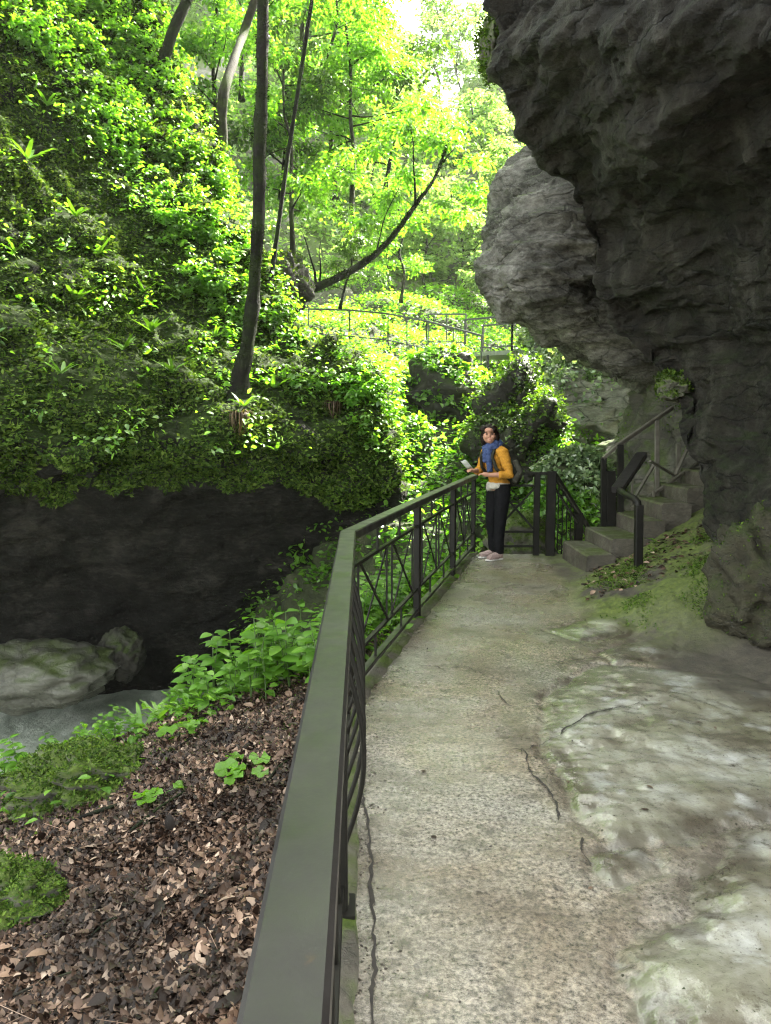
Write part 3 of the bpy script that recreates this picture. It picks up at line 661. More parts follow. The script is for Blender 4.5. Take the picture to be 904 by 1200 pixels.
# near bay: bars that belly out towards the path
def bow_bay(a, b, root, bow):
    L = np.linalg.norm(b-a); d_ = (b-a)/L; a = a+d_*.04; b = b-d_*.04; n_ = np.array([d_[1], -d_[0]])
    at_ = lambda t, z, o=0: pt3(a+(b-a)*t+n_*o, z)
    for z, nm in ((.90, 'upper_rail'), (.10, 'bottom_rail')): child(MB().bar(at_(0, z), at_(1, z), .03, .02), nm, M_POST, root)
    k = 7
    for t in np.linspace(.05, .95, k):
        pts = [at_(t, .105+.79*s, bow*math.sin(math.pi*s)**1.1*(1.0-.35*s)) for s in np.linspace(0, 1, 13)]
        child(MB().tube(pts, .009, 8), 'bowed_bar', M_POST, root, True)
bow_bay(BEND-dA*1.9, POSTB, rail, .10); bow_bay(BEND-dA*3.8, BEND-dA*1.9, rail, .0)

# ------------------------------------------------------------ panel at the end of the path
YE = END-.06
def px_x(px, Y): return (px-CX)/F*Y*1.0/ (math.cos(TH))  # approx
def XZ(px, py, Y): return tuple(P(px, py, Y))
gate = thing('end_railing', 'low dark railing panel with a crossed bar closing the end of the path', 'railing', tuple(P(612, 655, YE)*np.array([1, 1, 0])))
topz = P(612, 553, YE)[2]
xl, xm, xr = P(582, 600, YE)[0], P(629, 600, YE)[0], P(645.5, 600, YE)[0]
zz = lambda py: P(612, py, YE)[2]
child(MB().bar((RE[0]+.03, YE, topz-.02), (xr+.05, YE, topz-.02), .06, .035), 'top_rail', M_POST, gate)
for py in (569, 623, 640): child(MB().bar((xl, YE, zz(py)), (xm-.03, YE, zz(py)), .025, .03), 'cross_rail', M_POST, gate)
child(MB().bar((xl+.01, YE-.006, zz(572)), (xm-.03, YE-.006, zz(620)), .009, .026), 'cross_bar', M_POST, gate)
child(MB().bar((xl+.01, YE+.006, zz(620)), (xm-.03, YE+.006, zz(572)), .009, .026), 'cross_bar', M_POST, gate)
child(MB().bar((xl, YE, -.02), (xl, YE, topz-.04), .03, .04), 'post', M_POST, gate)
child(MB().bar((xm, YE, -.02), (xm, YE, topz-.04), .075, .06), 'post', M_POST, gate)
child(MB().bar((xr, YE, -.03), (xr, YE, topz+.01), .115, .08), 'post', M_POST, gate)

# stair railing going down beyond the path
s0 = np.array(P(650, 556, YE+.05)); s1 = np.array(P(704, 641, 11.8))
desc = thing('descending_stair_railing', 'dark stair railing dropping away behind the end of the path, with thin balusters', 'railing', (s0[0], s0[1], -.05))
child(MB().bar(s0, s1, .05, .07), 'handrail', M_POST, desc)
dn = np.array([0, 0, 1.0])
child(MB().bar(s0-dn*.16, s1-dn*.16, .02, .03), 'upper_rail', M_POST, desc)
child(MB().bar(s0-dn*.95, s1-dn*.95, .03, .04), 'lower_rail', M_POST, desc)
for t in np.linspace(.08, .95, 12):
    q = s0+(s1-s0)*t; child(MB().bar(q-dn*.95, q-dn*.02, .014, .014), 'baluster', M_POST, desc)
pm = np.array(P(677, 600, 10.7)); pm[2] = (s0+(s1-s0)*.48)[2]; pm[:2] = (s0+(s1-s0)*.48)[:2]
child(MB().bar(pm-dn*1.2, pm, .11, .08), 'post', M_POST, desc)
m, nt = mat('worn_galvanised_steel')
finish(nt, ramp(nt, noise(nt, 14, 5, .6), [(.3, (.28, .29, .29)), (.7, (.45, .45, .44))]), .35, metal=.6); M_STEEL = m
t2 = thing('steel_tube_railing', 'pale steel tube railing of two parallel pipes sloping down past the dark stair railing', 'railing', tuple(P(655, 640, 12.2)))
for (a, b) in (((646, 548), (706, 600)), ((650, 560), (706, 608)), ((652, 576), (690, 607))):
    child(MB().tube([P(*a, 12.2), P(*b, 15)], .022, 8), 'pipe', M_STEEL, t2, True)
for px, py in ((654, 556), (676, 576), (698, 594)):
    q = P(px, py, 12.3+(px-650)*.05); child(MB().tube([q-np.array([0, 0, .95]), q], .018, 8), 'post', M_STEEL, t2, True)

# ------------------------------------------------------------ concrete staircase
M_STEP = rock_mat('worn_stair_concrete', [(.3, (.035, .03, .022)), (.52, (.085, .074, .058)), (.72, (.17, .155, .125))], ((.04, .055, .014), (.07, .09, .02)), .4, .9, (.4, .7), sc=2.5, bs=.35, mossn=3)
stair = thing('concrete_staircase', 'rough concrete staircase climbing right from the end of the path', 'staircase', tuple(P(703, 676, 8.35)*np.array([1, 1, 0])))
ST = [(688, 719, 651, 8.35), (717, 757, 632, 8.6), (753, 777, 610.5, 8.9), (776, 808, 590, 9.15), (806, 833, 572, 9.45), (830, 862, 553, 9.75)]
def block(x0, x1, y0, y1, z0, z1, seed):
    nxx, b = 8, MB(); bev = .018
    b.bar(((x0+x1)/2, y0, (z0+z1)/2), ((x0+x1)/2, y1, (z0+z1)/2), x1-x0, z1-z0, bev=.07)
    return b
prevz = 0
for i, (a, b_, py, Y) in enumerate(ST):
    x0, x1 = P(a, py, Y)[0], P(b_, py, Y)[0]; z1 = P(a, py, Y)[2]; z0 = -.06 if i == 0 else (.13 if i == 1 else prevz-.16)
    child(block(x0, x1+.03, Y, Y+1.15, z0, z1, i), 'step', M_STEP, stair); prevz = z1
sb = MB()
a = np.array(P(722, 650, 8.66)); b_ = np.array(P(862, 572, 9.85))
sb.bar(a+np.array([0, .25, -.05]), b_+np.array([0, .25, -.05]), .22, .16); child(sb, 'stringer', M_STEP, stair)
sb = MB(); a2, b2 = a+np.array([0, 1.0, -.05]), b_+np.array([0, 1.0, -.05]); sb.bar(a2, b2, .22, .16); child(sb, 'stringer', M_STEP, stair)

# near stair railing: post, bent pipe, wide flat rail
ns = thing('stair_handrail', 'dark bent stair handrail on a single post at the foot of the concrete stairs', 'railing', tuple(P(748, 692, 7.6)))
zp = path_z(*P(748, 692, 7.6)[:2])
pb = np.array(P(748, 692, 7.6)); 
child(MB().bar(pb-dn*.06, P(749, 592, 7.6), .075, .075), 'post', M_POST, ns)
child(MB().tube([P(749, 600, 7.6), P(748, 589, 7.62), P(743, 584, 7.7), P(733, 579, 7.95), P(724, 573, 8.2)], .034, 10), 'bent_pipe', M_POST, ns, True)
child(MB().bar(P(724, 574, 8.15), P(752, 533, 9.0), .13, .07), 'flat_rail', M_RAIL, ns)
# far stair railing
m, nt = mat('dull_brown_stair_rail')
finish(nt, ramp(nt, noise(nt, 9, 5, .6), [(.3, (.07, .062, .047)), (.7, (.13, .118, .095))]), .55, noise(nt, 50, 4), .1, .004); M_RAIL2 = m
fs = thing('far_stair_railing', 'brown stair railing with diagonal bars climbing behind the concrete stairs', 'railing', tuple(P(716, 645, 9.9)*np.array([1, 1, 0])))
Pf = lambda px, py, Y: np.array(P(px, py, Y))
child(MB().bar(Pf(707, 537, 9.9), Pf(724, 522, 9.95), .05, .04), 'handrail', M_RAIL2, fs)
child(MB().bar(Pf(722, 523, 9.95), Pf(788, 478, 10.6), .05, .05), 'handrail', M_RAIL2, fs)
for px, y0, y1, w in ((707.5, 646, 537, .07), (716, 646, 552, .12), (727, 640, 521, .08)):
    child(MB().bar(Pf(px, y0, 9.92), Pf(px, y1, 9.92), w, .06), 'post', M_POST, fs)
child(MB().bar(Pf(770, 596, 10.35), Pf(770, 493, 10.35), .06, .05), 'post', M_RAIL2, fs)
child(MB().bar(Pf(795, 590, 10.6), Pf(795, 520, 10.6), .06, .05), 'post', M_RAIL2, fs)
for a, b_ in (((722, 620), (822, 553)), ((741, 596), (825, 538))): child(MB().bar(Pf(*a, 9.95), Pf(*b_, 10.75), .045, .045), 'lower_rail', M_RAIL2, fs)
for a, b_ in (((743, 584), (767, 544)), ((762, 540), (792, 558)), ((792, 556), (806, 525))): child(MB().bar(Pf(*a, 10.15), Pf(*b_, 10.5), .04, .025), 'diagonal_bar', M_RAIL2, fs)
for px, y0, y1 in ((741, 592, 562), (766, 592, 575), (731, 640, 600), (735, 640, 606)): child(MB().bar(Pf(px, y0, 10.1), Pf(px, y1, 10.1), .03, .03), 'baluster', M_RAIL2, fs)
# ------------------------------------------------------------ vegetation
def proj(p):
    p = np.atleast_2d(p); x = p[:, 0]; y = p[:, 1]; z = p[:, 2]-EYE
    dep = y*math.cos(TH)-z*math.sin(TH); upc = y*math.sin(TH)+z*math.cos(TH)
    dep = np.where(dep < .01, .01, dep); return CX+F*x/dep, CY-F*upc/dep
PJ = {}
def on_surf(V, px, py):                  # the point of a terrain mesh seen at (px,py)
    k = id(V)
    if k not in PJ: PJ[k] = proj(V)
    a, b = PJ[k]; d = (a-px)**2+(b-py)**2
    c = np.argsort(d)[:12]; c = c[d[c] < 400] if np.any(d[c] < 400) else c[:1]
    return V[c[np.argmin(V[c][:, 1]+.02*d[c])]]
def in_poly(px, py, poly): return poly_dist(np.column_stack([px, py]), poly)

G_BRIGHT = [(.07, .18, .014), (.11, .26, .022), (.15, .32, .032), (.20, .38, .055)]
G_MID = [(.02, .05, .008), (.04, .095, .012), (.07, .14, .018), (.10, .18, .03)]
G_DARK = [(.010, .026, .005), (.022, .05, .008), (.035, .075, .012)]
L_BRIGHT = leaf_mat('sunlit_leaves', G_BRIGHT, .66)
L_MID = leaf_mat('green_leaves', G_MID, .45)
L_MIX = leaf_mat('mixed_ivy', [(.02, .05, .008), (.05, .11, .012), (.09, .17, .016), (.14, .22, .03)], .5)
L_NEAR = leaf_mat('fresh_bank_leaves', [(.07, .17, .02), (.12, .27, .03), (.18, .34, .05)], .5, .4, .03, 3, (1.2, 1.25, .4))
L_MOSS = leaf_mat('moss_tufts', [(.018, .040, .006), (.042, .085, .011), (.08, .14, .018), (.12, .18, .03)], .25, .7, .01, 2.5, (1.1, 1.1, .4))
L_BARKMOSS = leaf_mat('bark_moss', [(.006, .011, .002), (.014, .025, .004), (.03, .05, .008)], .2, .8, .0)
L_IVY = leaf_mat('ivy_leaves', [(.06, .11, .045), (.11, .18, .07), (.19, .27, .13), (.3, .37, .22)], .3, .35, .1)
L_FAR = leaf_mat('haze_paled_leaves', [(.11, .2, .07), (.16, .27, .10), (.22, .34, .15), (.31, .42, .24)], .65, .5, .05, .25)  # distance haze is put into these pale leaf colours
L_DEAD = leaf_mat('dry_fronds', [(.03, .02, .01), (.08, .055, .03), (.15, .115, .07)], .3, .6, .02)
K1 = tpl_kite(); K2 = tpl_kite(.24, .06); LF4 = tpl_leaf(.33, .3, .07, 3); LF6 = tpl_leaf(.36, .28, .05, 5)

# --- left hillside: moss, then the bright plants
HV1 = np.array([(-40, 25), (40, 40), (95, 100), (125, 175), (165, 255), (195, 330), (235, 400), (262, 452), (330, 440), (400, 470), (478, 556), (500, 480), (410, 395), (335, 355), (300, 320), (262, 190), (225, 90), (190, 0), (150, -120), (0, -160)], float)
def vis(c, m=110):
    px, py = proj(c); return ((px > -m) & (px < 904+m) & (py > -m) & (py < 1200+m))*1.0
def dens_moss(c, n):
    return vis(c, 60)* np.where(c[:, 2] > .75-.6*fbm(c*np.array([.75, .75, .3]), 4, 3), np.clip(n[:, 2]*1.0+.75, 0, 1)*sstep(-.85, -.2, fbm(c*1.5, 4, 201)), 0)*(c[:, 1] < 22)
def flipn(n): return n*np.where(np.sum(n*(np.array([0, -1, .6])), axis=1) < 0, -1, 1)[:, None]
p, n = sample(LV, LF, 290000, dens_moss); n = flipn(n)
V, Fc = scatter(p, n, RNG.uniform(.035, .10, len(p)), K2, .035, .4, .5)
stuff(link_mesh('hillside_moss', V, Fc, L_MOSS, smooth=False), 'dark green moss cushions covering the rocky hillside on the left', 'moss')
def dens_veg(c, n):
    px, py = proj(c); s = in_poly(px, py, HV1); f = fbm(c*.9, 3, 203)
    return vis(c)*np.where(c[:, 2] > .9, sstep(-25, 40, s+45*f)*sstep(-.15, .35, n[:, 2]+.25*f+.2)+.13*sstep(.0, .35, fbm(c*2.1, 3, 204))*(py < 520)*(n[:, 2] > 0), 0)*(c[:, 1] < 21)
p, n = sample(LV, LF, 150000, dens_veg); n = flipn(n)
V, Fc = scatter(p, n, RNG.uniform(.045, .11, len(p)), LF4, .38, .8, .65)
stuff(link_mesh('hillside_undergrowth', V, Fc, L_BRIGHT, smooth=False), 'bright yellow-green leafy undergrowth on the left hillside', 'undergrowth')

# --- middle slope
def dens_mid(c, n):
    f = fbm(c*.55, 4, 205); return vis(c)*(c[:, 2] > WATER+.2)*sstep(-.45, .1, f+.1)
p, n = sample(MV, MF, 85000, dens_mid); n = flipn(n)
cl = fbm(p*.8, 3, 207)
V, Fc = scatter(p, n, RNG.uniform(.06, .15, len(p))*(1+.4*cl), LF4, .35, .75, .6)
stuff(link_mesh('slope_undergrowth', V, Fc, L_BRIGHT, smooth=False), 'dense bright leafy ground cover on the slope beyond the railing', 'undergrowth')

# --- far gorge sides
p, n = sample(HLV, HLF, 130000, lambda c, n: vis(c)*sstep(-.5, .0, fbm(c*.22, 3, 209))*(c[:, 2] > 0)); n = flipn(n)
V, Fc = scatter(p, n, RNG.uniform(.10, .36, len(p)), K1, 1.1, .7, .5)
stuff(link_mesh('far_shrubs', V, Fc, L_FAR, smooth=False), 'haze-paled green shrubs covering the far left side of the gorge', 'shrubs')
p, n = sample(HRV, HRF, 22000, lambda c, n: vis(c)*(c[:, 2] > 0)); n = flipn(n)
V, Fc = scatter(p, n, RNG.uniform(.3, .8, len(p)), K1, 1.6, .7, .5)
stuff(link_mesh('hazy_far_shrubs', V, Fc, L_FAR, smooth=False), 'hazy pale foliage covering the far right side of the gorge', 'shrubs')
# --- ivy on the far rock wall
def dens_ivy(c, n):
    px, py = proj(c); f = fbm(c*.8, 3, 211); return sstep(478, 430, py+70*f+np.clip(px-690, 0, 99)*.35)+.06*(f > .2)
p, n = sample(RWV, RWF, 15000, dens_ivy); n = flipn(n)
V, Fc = scatter(p, n, RNG.uniform(.08, .17, len(p)), K1, .3, .5, .3)
stuff(link_mesh('wall_ivy', V, Fc, L_IVY, smooth=False), 'grey-green ivy hanging over the top of the far rock wall', 'ivy')
# thin moss and plants on the rock behind the stairs
p, n = sample(SBV, SBF, 5000, lambda c, n: sstep(-.1, .3, fbm(c*1.2, 3, 213))*sstep(-.2, .5, n[:, 2]+.3)); n = flipn(n)
V, Fc = scatter(p, n, RNG.uniform(.03, .07, len(p)), K2, .02, .4, .4)
stuff(link_mesh('stair_rock_moss', V, Fc, L_MOSS, smooth=False), 'thin moss growing on the rock behind the concrete stairs', 'moss')

# ------------------------------------------------------------ rocks
def ico(sub=4):
    import bmesh
    bm = bmesh.new(); bmesh.ops.create_icosphere(bm, subdivisions=sub, radius=1); V = np.array([v.co[:] for v in bm.verts]); Fc = [[v.index for v in f.verts] for f in bm.faces]; bm.free(); return V, np.array(Fc)
ICO = ico(5)
def rock_shape(c, rad, seed, rough=.22, flat=.0):
    V, Fc = ICO; n = V.copy(); r = np.asarray(rad, float)
    d = 1+rough*1.3*fbm(V*1.3+seed*3.1, 4, seed)+rough*.5*ridge(V*np.array([1.5, 1.5, 2.6])+seed, 4, seed+3)-rough*.25
    f1, f2 = cell(V*1.6+seed, seed); d += rough*.35*(sstep(0, .35, f2-f1)-.7)
    return (V*d[:, None])*r, Fc
def tri_sample(V, Fc, n, fn=None):
    a, b, c = V[Fc[:, 0]], V[Fc[:, 1]], V[Fc[:, 2]]; N = np.cross(b-a, c-a); ar = np.linalg.norm(N, axis=1); N = N/(ar[:, None]+1e-9)
    w = ar*(fn((a+b+c)/3, N) if fn else 1); k = RNG.choice(len(Fc), n, p=w/w.sum()); r = RNG.random((n, 2)); s = np.sqrt(r[:, :1]); u = r[:, 1:]
    return a[k]*(1-s)+b[k]*s*(1-u)+c[k]*s*u, N[k]
M_BOULD = rock_mat('river_limestone', [(.3, (.035, .034, .027)), (.5, (.085, .084, .068)), (.7, (.16, .16, .135))], ((.03, .04, .012), (.06, .08, .022)), .2, .8, (.25, .6), sc=2, bs=.5, mossn=2.2)
M_MOSSR = rock_mat('mossy_stone', [(.3, (.05, .048, .038)), (.55, (.12, .115, .09)), (.72, (.2, .19, .16))], ((.04, .065, .01), (.09, .13, .02)), -.3, .4, (.5, .85), sc=2.5, bs=.6, mossn=2.6, mcut=(.3, .45))
M_OLIVE = rock_mat('olive_rock', [(.3, (.016, .014, .008)), (.55, (.045, .04, .024)), (.75, (.09, .08, .05))], ((.014, .022, .004), (.035, .048, .009)), -.2, .6, (.6, .85), sc=2.2, bs=.8, mossn=3)
M_DARKR = rock_mat('dark_stone', [(.3, (.014, .013, .011)), (.55, (.035, .032, .026)), (.75, (.075, .07, .058))], ((.02, .035, .006), (.05, .07, .014)), .2, .7, (.5, .8), sc=1.5, bs=.7)
def rock(name, label, cat, c, rad, seed, m_, rough=.22, leaves=None, group=None, rot=0):
    V, Fc = rock_shape(c, rad, seed, rough)
    if not leaves:
        o = link_mesh(name, V, Fc, m_); o.location = c; o.rotation_euler[2] = rot; return tag(o, label, cat, group)
    t = thing(name, label, cat, c, group); link_mesh('rock', V, Fc, m_, t); t.rotation_euler[2] = rot
    nm, mm, cnt, size, tpl, lift, fn = leaves
    p, n = tri_sample(V, Fc, cnt, fn); LVV, LFF = scatter(p, n, RNG.uniform(size[0], size[1], cnt), tpl, lift, .45, .4)
    link_mesh(nm, LVV, LFF, mm, t, smooth=False); return t
upw = lambda lo, hi: (lambda c, n: sstep(lo, hi, n[:, 2])+.01)
rock('river_boulder', 'large pale boulder standing in the water at the foot of the dark cliff', 'boulder', P(50, 790, 11.3), (1.05, .75, .5), 3, M_BOULD, .16)
rock('river_boulder', 'smaller narrow grey boulder against the dark cliff right of the large pale one', 'boulder', P(142, 768, 12.0), (.36, .4, .42), 5, M_DARKR, .16)
rock('mossy_boulder', 'biggest moss mound with shaggy green moss on the bank above the river', 'mossy rock', P(112, 905, 4.75)-np.array([0, 0, .06]), (.44, .32, .2), 8, M_MOSSR, .42, ('moss', L_MOSS, 9000, (.015, .04), K2, .02, upw(-.4, .3)))
rock('mossy_boulder', 'round moss lump at the left edge of the leaf litter', 'mossy rock', P(20, 1045, 3.35)-np.array([0, 0, .05]), (.2, .17, .13), 9, M_MOSSR, .42, ('moss', L_MOSS, 4000, (.012, .03), K2, .02, upw(-.4, .3)))
rock('mossy_stone', 'flat long mossy stone half buried in brown leaf litter', 'mossy rock', P(88, 1105, 3.1)-np.array([0, 0, .03]), (.2, .12, .07), 10, M_MOSSR, .2, ('moss', L_MOSS, 1800, (.012, .028), K2, .015, upw(0, .6)), rot=.6)
rock('flat_stone', 'bare grey-green flat stone beside the flat mossy one in the litter', 'stone', P(142, 1102, 3.12)-np.array([0, 0, .01]), (.085, .07, .03), 11, M_BOULD, .15)
rock('flat_stone', 'greenish stone tucked against the near railing in the leaf litter', 'stone', P(300, 1075, 2.95)-np.array([0, 0, .02]), (.07, .12, .06), 12, M_BOULD, .18)
rock('pebble', 'small yellowish pebble lying on the leaf litter', 'pebble', P(222, 897, 4.6)+np.array([0, 0, .01]), (.035, .03, .02), 13, M_BOULD, .12)
rock('pebble', 'small pale grey pebble lying low in the brown leaves', 'pebble', P(186, 1091, 3.15)+np.array([0, 0, .01]), (.032, .025, .016), 14, M_BOULD, .12)
rock('mossy_boulder', 'yellow-green mossy boulder just behind the end railing panel', 'mossy rock', P(606, 632, 10.6), (.42, .35, .36), 15, M_MOSSR, .2, ('moss', L_MOSS, 2500, (.02, .045), K2, .02, upw(-.1, .6)))
rock('ivy_covered_boulder', 'tall boulder overgrown with bright ivy behind the woman', 'boulder', P(608, 503, 14.6), (.68, .8, .86), 116, M_DARKR, .5, ('ivy', L_MIX, 9000, (.035, .10), LF4, .22, lambda c, n: sstep(-.1, .5, n[:, 2]*.7+.25+.9*fbm(c*2.2, 3, 4)+.35*c[:, 0])+.015))
rock('dark_rock', 'rock face coloured dark as a shaded hollow under bright leaves left of the ivy boulder', 'boulder', P(524, 474, 17.0), (.98, .8, .95), 17, M_DARKR, .2, ('leaves', L_BRIGHT, 2200, (.07, .16), LF4, .2, upw(.25, .7)))  # dark rock colour stands in for shade in the hollow
rock('mossy_outcrop', 'mossy rock hump among the bright undergrowth of the middle slope', 'boulder', P(488, 520, 14.6), (.3, .3, .36), 18, M_MOSSR, .25, ('leaves', L_BRIGHT, 500, (.06, .13), LF4, .15, upw(.3, .8)))
rock('bush', 'feathery pale green bush below the far rock wall', 'bush', P(672, 566, 12.4), (.46, .4, .36), 19, M_UNDER, .2, ('leaves', L_IVY, 3800, (.05, .13), K1, .22, upw(-.6, .2)))
rock('bush', 'bright green bush seen between the two tall posts of the end railing', 'bush', P(655, 610, 11.9), (.4, .4, .4), 20, M_UNDER, .2, ('leaves', L_BRIGHT, 2400, (.05, .12), K1, .22, upw(-.6, .2)))
rock('bush', 'bright tuft of leaves hanging at the right foot of the ivy boulder', 'bush', P(640, 528, 14.0), (.22, .3, .3), 21, M_DARKR, .35, ('leaves', L_BRIGHT, 1500, (.04, .10), LF4, .2, None))
rock('grassy_tussock', 'mossy tussock hanging from the overhang edge at the very top', 'plant', P(578, 55, 9.2), (.13, .3, .35), 22, M_MOSSR, .25, ('moss', L_MOSS, 1500, (.03, .07), K2, .05, None))
rock('grassy_tussock', 'small yellow-green plant tuft growing on the pale rock lip', 'plant', P(612, 252, 10.7), (.05, .06, .06), 23, M_MOSSR, .25, ('leaves', L_BRIGHT, 160, (.05, .1), K1, .06, None))
rock('mossy_rock_base', 'olive mossy rock standing at the foot of the right wall beside the path', 'mossy rock', P(896, 688, 5.55), (.33, .4, .5), 27, M_OLIVE, .26, ('moss', L_MOSS, 900, (.012, .035), K2, .015, upw(-.5, .5)))
rock('mossy_ledge', 'moss covered ledge on the rock above the staircase', 'mossy rock', P(790, 452, 9.3), (.17, .3, .16), 24, M_MOSSR, .25, ('moss', L_MOSS, 1500, (.02, .06), K2, .03, upw(-.3, .5)))

# ------------------------------------------------------------ trees
m, nt = mat('mossy_bark')
b = noise(nt, 7, 7, .7, mapping(nt, (1, 1, .25)))
c = ramp(nt, b, [(.3, (.002, .0017, .0012)), (.55, (.006, .005, .0035)), (.75, (.016, .014, .009))])
c = mix(nt, ramp(nt, noise(nt, 3, 5, .65), [(.42, 0), (.58, .85)]), c, ramp(nt, noise(nt, 30, 5, .7), [(.3, (.005, .0095, .0016)), (.7, (.019, .031, .005))]))
finish(nt, c, .85, noise(nt, 26, 6, .7), .9, .03, .2); M_BARK = m
m, nt = mat('pale_bark')
c = ramp(nt, noise(nt, 6, 7, .7, mapping(nt, (1, 1, .3))), [(.3, (.010, .009, .006)), (.6, (.028, .025, .019)), (.75, (.06, .055, .043))])
c = mix(nt, ramp(nt, noise(nt, 2.5, 5, .65), [(.45, 0), (.6, .7)]), c, (.04, .06, .012))
finish(nt, c, .85, noise(nt, 22, 6, .7), .7, .03, .2); M_BARKP = m
def smooth_path(pts, n):
    return _cr(np.array(pts, float), n)
def bark_tube(pts, r0, r1, n=30, sides=12, flare=0, seed=1, lump=.15):
    q = smooth_path(pts, n); t = np.linspace(0, 1, n); r = r0+(r1-r0)*t**.8+flare*np.exp(-t*14)
    mb = MB(); mb.tube([tuple(x) for x in q], list(r), sides); V = np.array(mb.V)
    ax = np.repeat(q, sides, axis=0); dv = V-ax; k = 1+lump*1.5*fbm(V*3.2/(r0/.12), 3, seed)+lump*.6*fbm(V*11, 2, seed+2)
    mb.V = [tuple(x) for x in ax+dv*k[:, None]]; return mb
def limb(a, d, L, r, seed, droop=.0, n=8):
    rs = np.random.default_rng(seed); d = np.array(d, float)/np.linalg.norm(d); pts = [np.array(a, float)]
    for i in range(4):
        d = d+rs.normal(size=3)*.13+np.array([0, 0, .1-droop]); d /= np.linalg.norm(d); pts.append(pts[-1]+d*L/4)
    return pts, bark_tube(pts, r, r*.25, n, 6, seed=seed)
def spray(c, rx, cnt, size, flat=.22, tpl=LF4, tilt=(0, 0, 1)):
    """one layered spray of leaves: a flattish, uneven disc"""
    a = RNG.uniform(0, 2*math.pi, cnt); r = np.sqrt(RNG.random(cnt)); k = .65+.35*np.sin(a*3+RNG.uniform(0, 6))+.2*np.sin(a*7+RNG.uniform(0, 6))
    p = np.stack([np.cos(a)*r*rx*k, np.sin(a)*r*rx*k, RNG.normal(size=cnt)*rx*flat*.5-.25*rx*(r*k)**2], 1)+np.asarray(c)
    d = np.stack([np.cos(a), np.sin(a), RNG.normal(size=cnt)*.3-.25], 1)+rnd_unit(cnt)*.6
    u = np.array([0, 0, 1.])+rnd_unit(cnt)*.45
    return place(tpl, p, d, u, RNG.uniform(size*.65, size*1.3, cnt))
def tree(name, label, group, trunk_pts, r0, r1, crown_pts, leafs, lm, bark, flare=0, limbs=(), seed=1, parent_loc=None, sprays=None, sides=12, n=30, tpl=LF4):
    base = np.array(trunk_pts[0], float); t = thing(name, label, 'tree', tuple(base), group)
    mb = bark_tube([np.array(q)-base for q in trunk_pts], r0, r1, n, sides, flare, seed)
    link_mesh('trunk', mb.V, mb.F, bark, t)
    if flare > .07:
        TVv = np.array(mb.V); TFq = np.array([f for f in mb.F if len(f) == 4]); mp_, mn_ = sample(TVv, TFq, 5200, lambda c, n: sstep(-.35, .25, fbm(c*2.2, 3, seed))); ctr = mp_+0; MVv, MFf = scatter(mp_, mn_*0+np.array([0, 0, 1.]), RNG.uniform(.018, .045, len(mp_)), K2, .0, .4, .3); link_mesh('moss', MVv, MFf, L_BARKMOSS, t, smooth=False)
    for (a, d, L, r, s) in limbs:
        pts, lb = limb(np.array(a)-base, d, L, r, s); link_mesh('branch', lb.V, lb.F, bark, t)
    if crown_pts:
        parts = [spray(np.array(c)-base, rx, cnt, leafs, tpl=tpl) for c, rx, cnt in crown_pts]
        V, Fc = join(parts); link_mesh('crown', V, Fc, lm, t, smooth=False)
    return t
def PT(L): return [P(*q) for q in L]
b0 = on_surf(LV, 280, 462); Y0 = b0[1]
def crown_at(L, Yj=.8, cnt=260): return [(P(px+RNG.uniform(-8, 8), py+RNG.uniform(-8, 8), Y+RNG.uniform(-Yj, Yj)), rx, int(cnt*rx*rx/.5)+30) for px, py, Y, rx in L]
tree('mossy_tree', 'dark moss-coated tree trunk leaning over the undercut cliff, nearest of the trees', None,
     [b0-np.array([0, 0, .15])]+PT([(283, 440, Y0-.05), (290, 405, Y0-.1), (297, 350, Y0-.15), (303, 260, Y0-.2), (305, 160, Y0-.2), (308, 60, Y0-.25), (307, -40, Y0-.3), (298, -200, Y0-.5), (300, -400, Y0-.8)]), .108, .075,
     crown_at([(300, -420, 11, 1.5), (180, -330, 11, 1.3), (420, -330, 11.5, 1.3), (260, -260, 12, 1.0), (240, -520, 11, 1.6), (380, -520, 11, 1.5)], cnt=110), .12, L_BRIGHT, M_BARK, flare=.16, n=60, sides=14, seed=31,
     limbs=[(P(307, -60, Y0-.3), (-.8, -.1, .5), 2.5, .05, 5), (P(300, -180, Y0-.5), (.8, .2, .4), 2.6, .05, 6)])
b1 = on_surf(LV, 192, 92)
tree('leaning_tree', 'leaning mossy trunk with a flared foot at the upper left of the hillside', None,
     [b1-np.array([.05, 0, .3])]+PT([(190, 78, b1[1]), (197, 55, b1[1]-.1), (208, 25, b1[1]-.2), (222, -8, b1[1]-.2), (245, -90, b1[1]-.4), (265, -220, b1[1]-.5)]), .13, .08,
     crown_at([(265, -230, 15, 1.4), (180, -180, 15, 1.2), (350, -190, 16, 1.3), (290, -320, 16, 1.5)], cnt=110), .12, L_BRIGHT, M_BARK, flare=.16, seed=33)
b2 = on_surf(HLV, 264, 112)
tree('leaning_tree', 'green mossy trunk leaning right, standing just beyond the hillside edge', None,
     [on_surf(LV, 250, 135)+np.array([.1, .5, -.5])]+PT([(262, 112, 16.9), (274, 72, 17.5), (285, 40, 18.5), (298, 4, 18.4), (318, -60, 18.3), (340, -180, 18)]), .11, .08,
     crown_at([(340, -200, 18, 1.7), (250, -160, 18.5, 1.4), (420, -150, 18.5, 1.6), (330, -320, 18, 1.7)], cnt=110), .13, L_BRIGHT, M_BARKP, flare=.06, seed=35)
b3 = on_surf(LV, 318, 335)
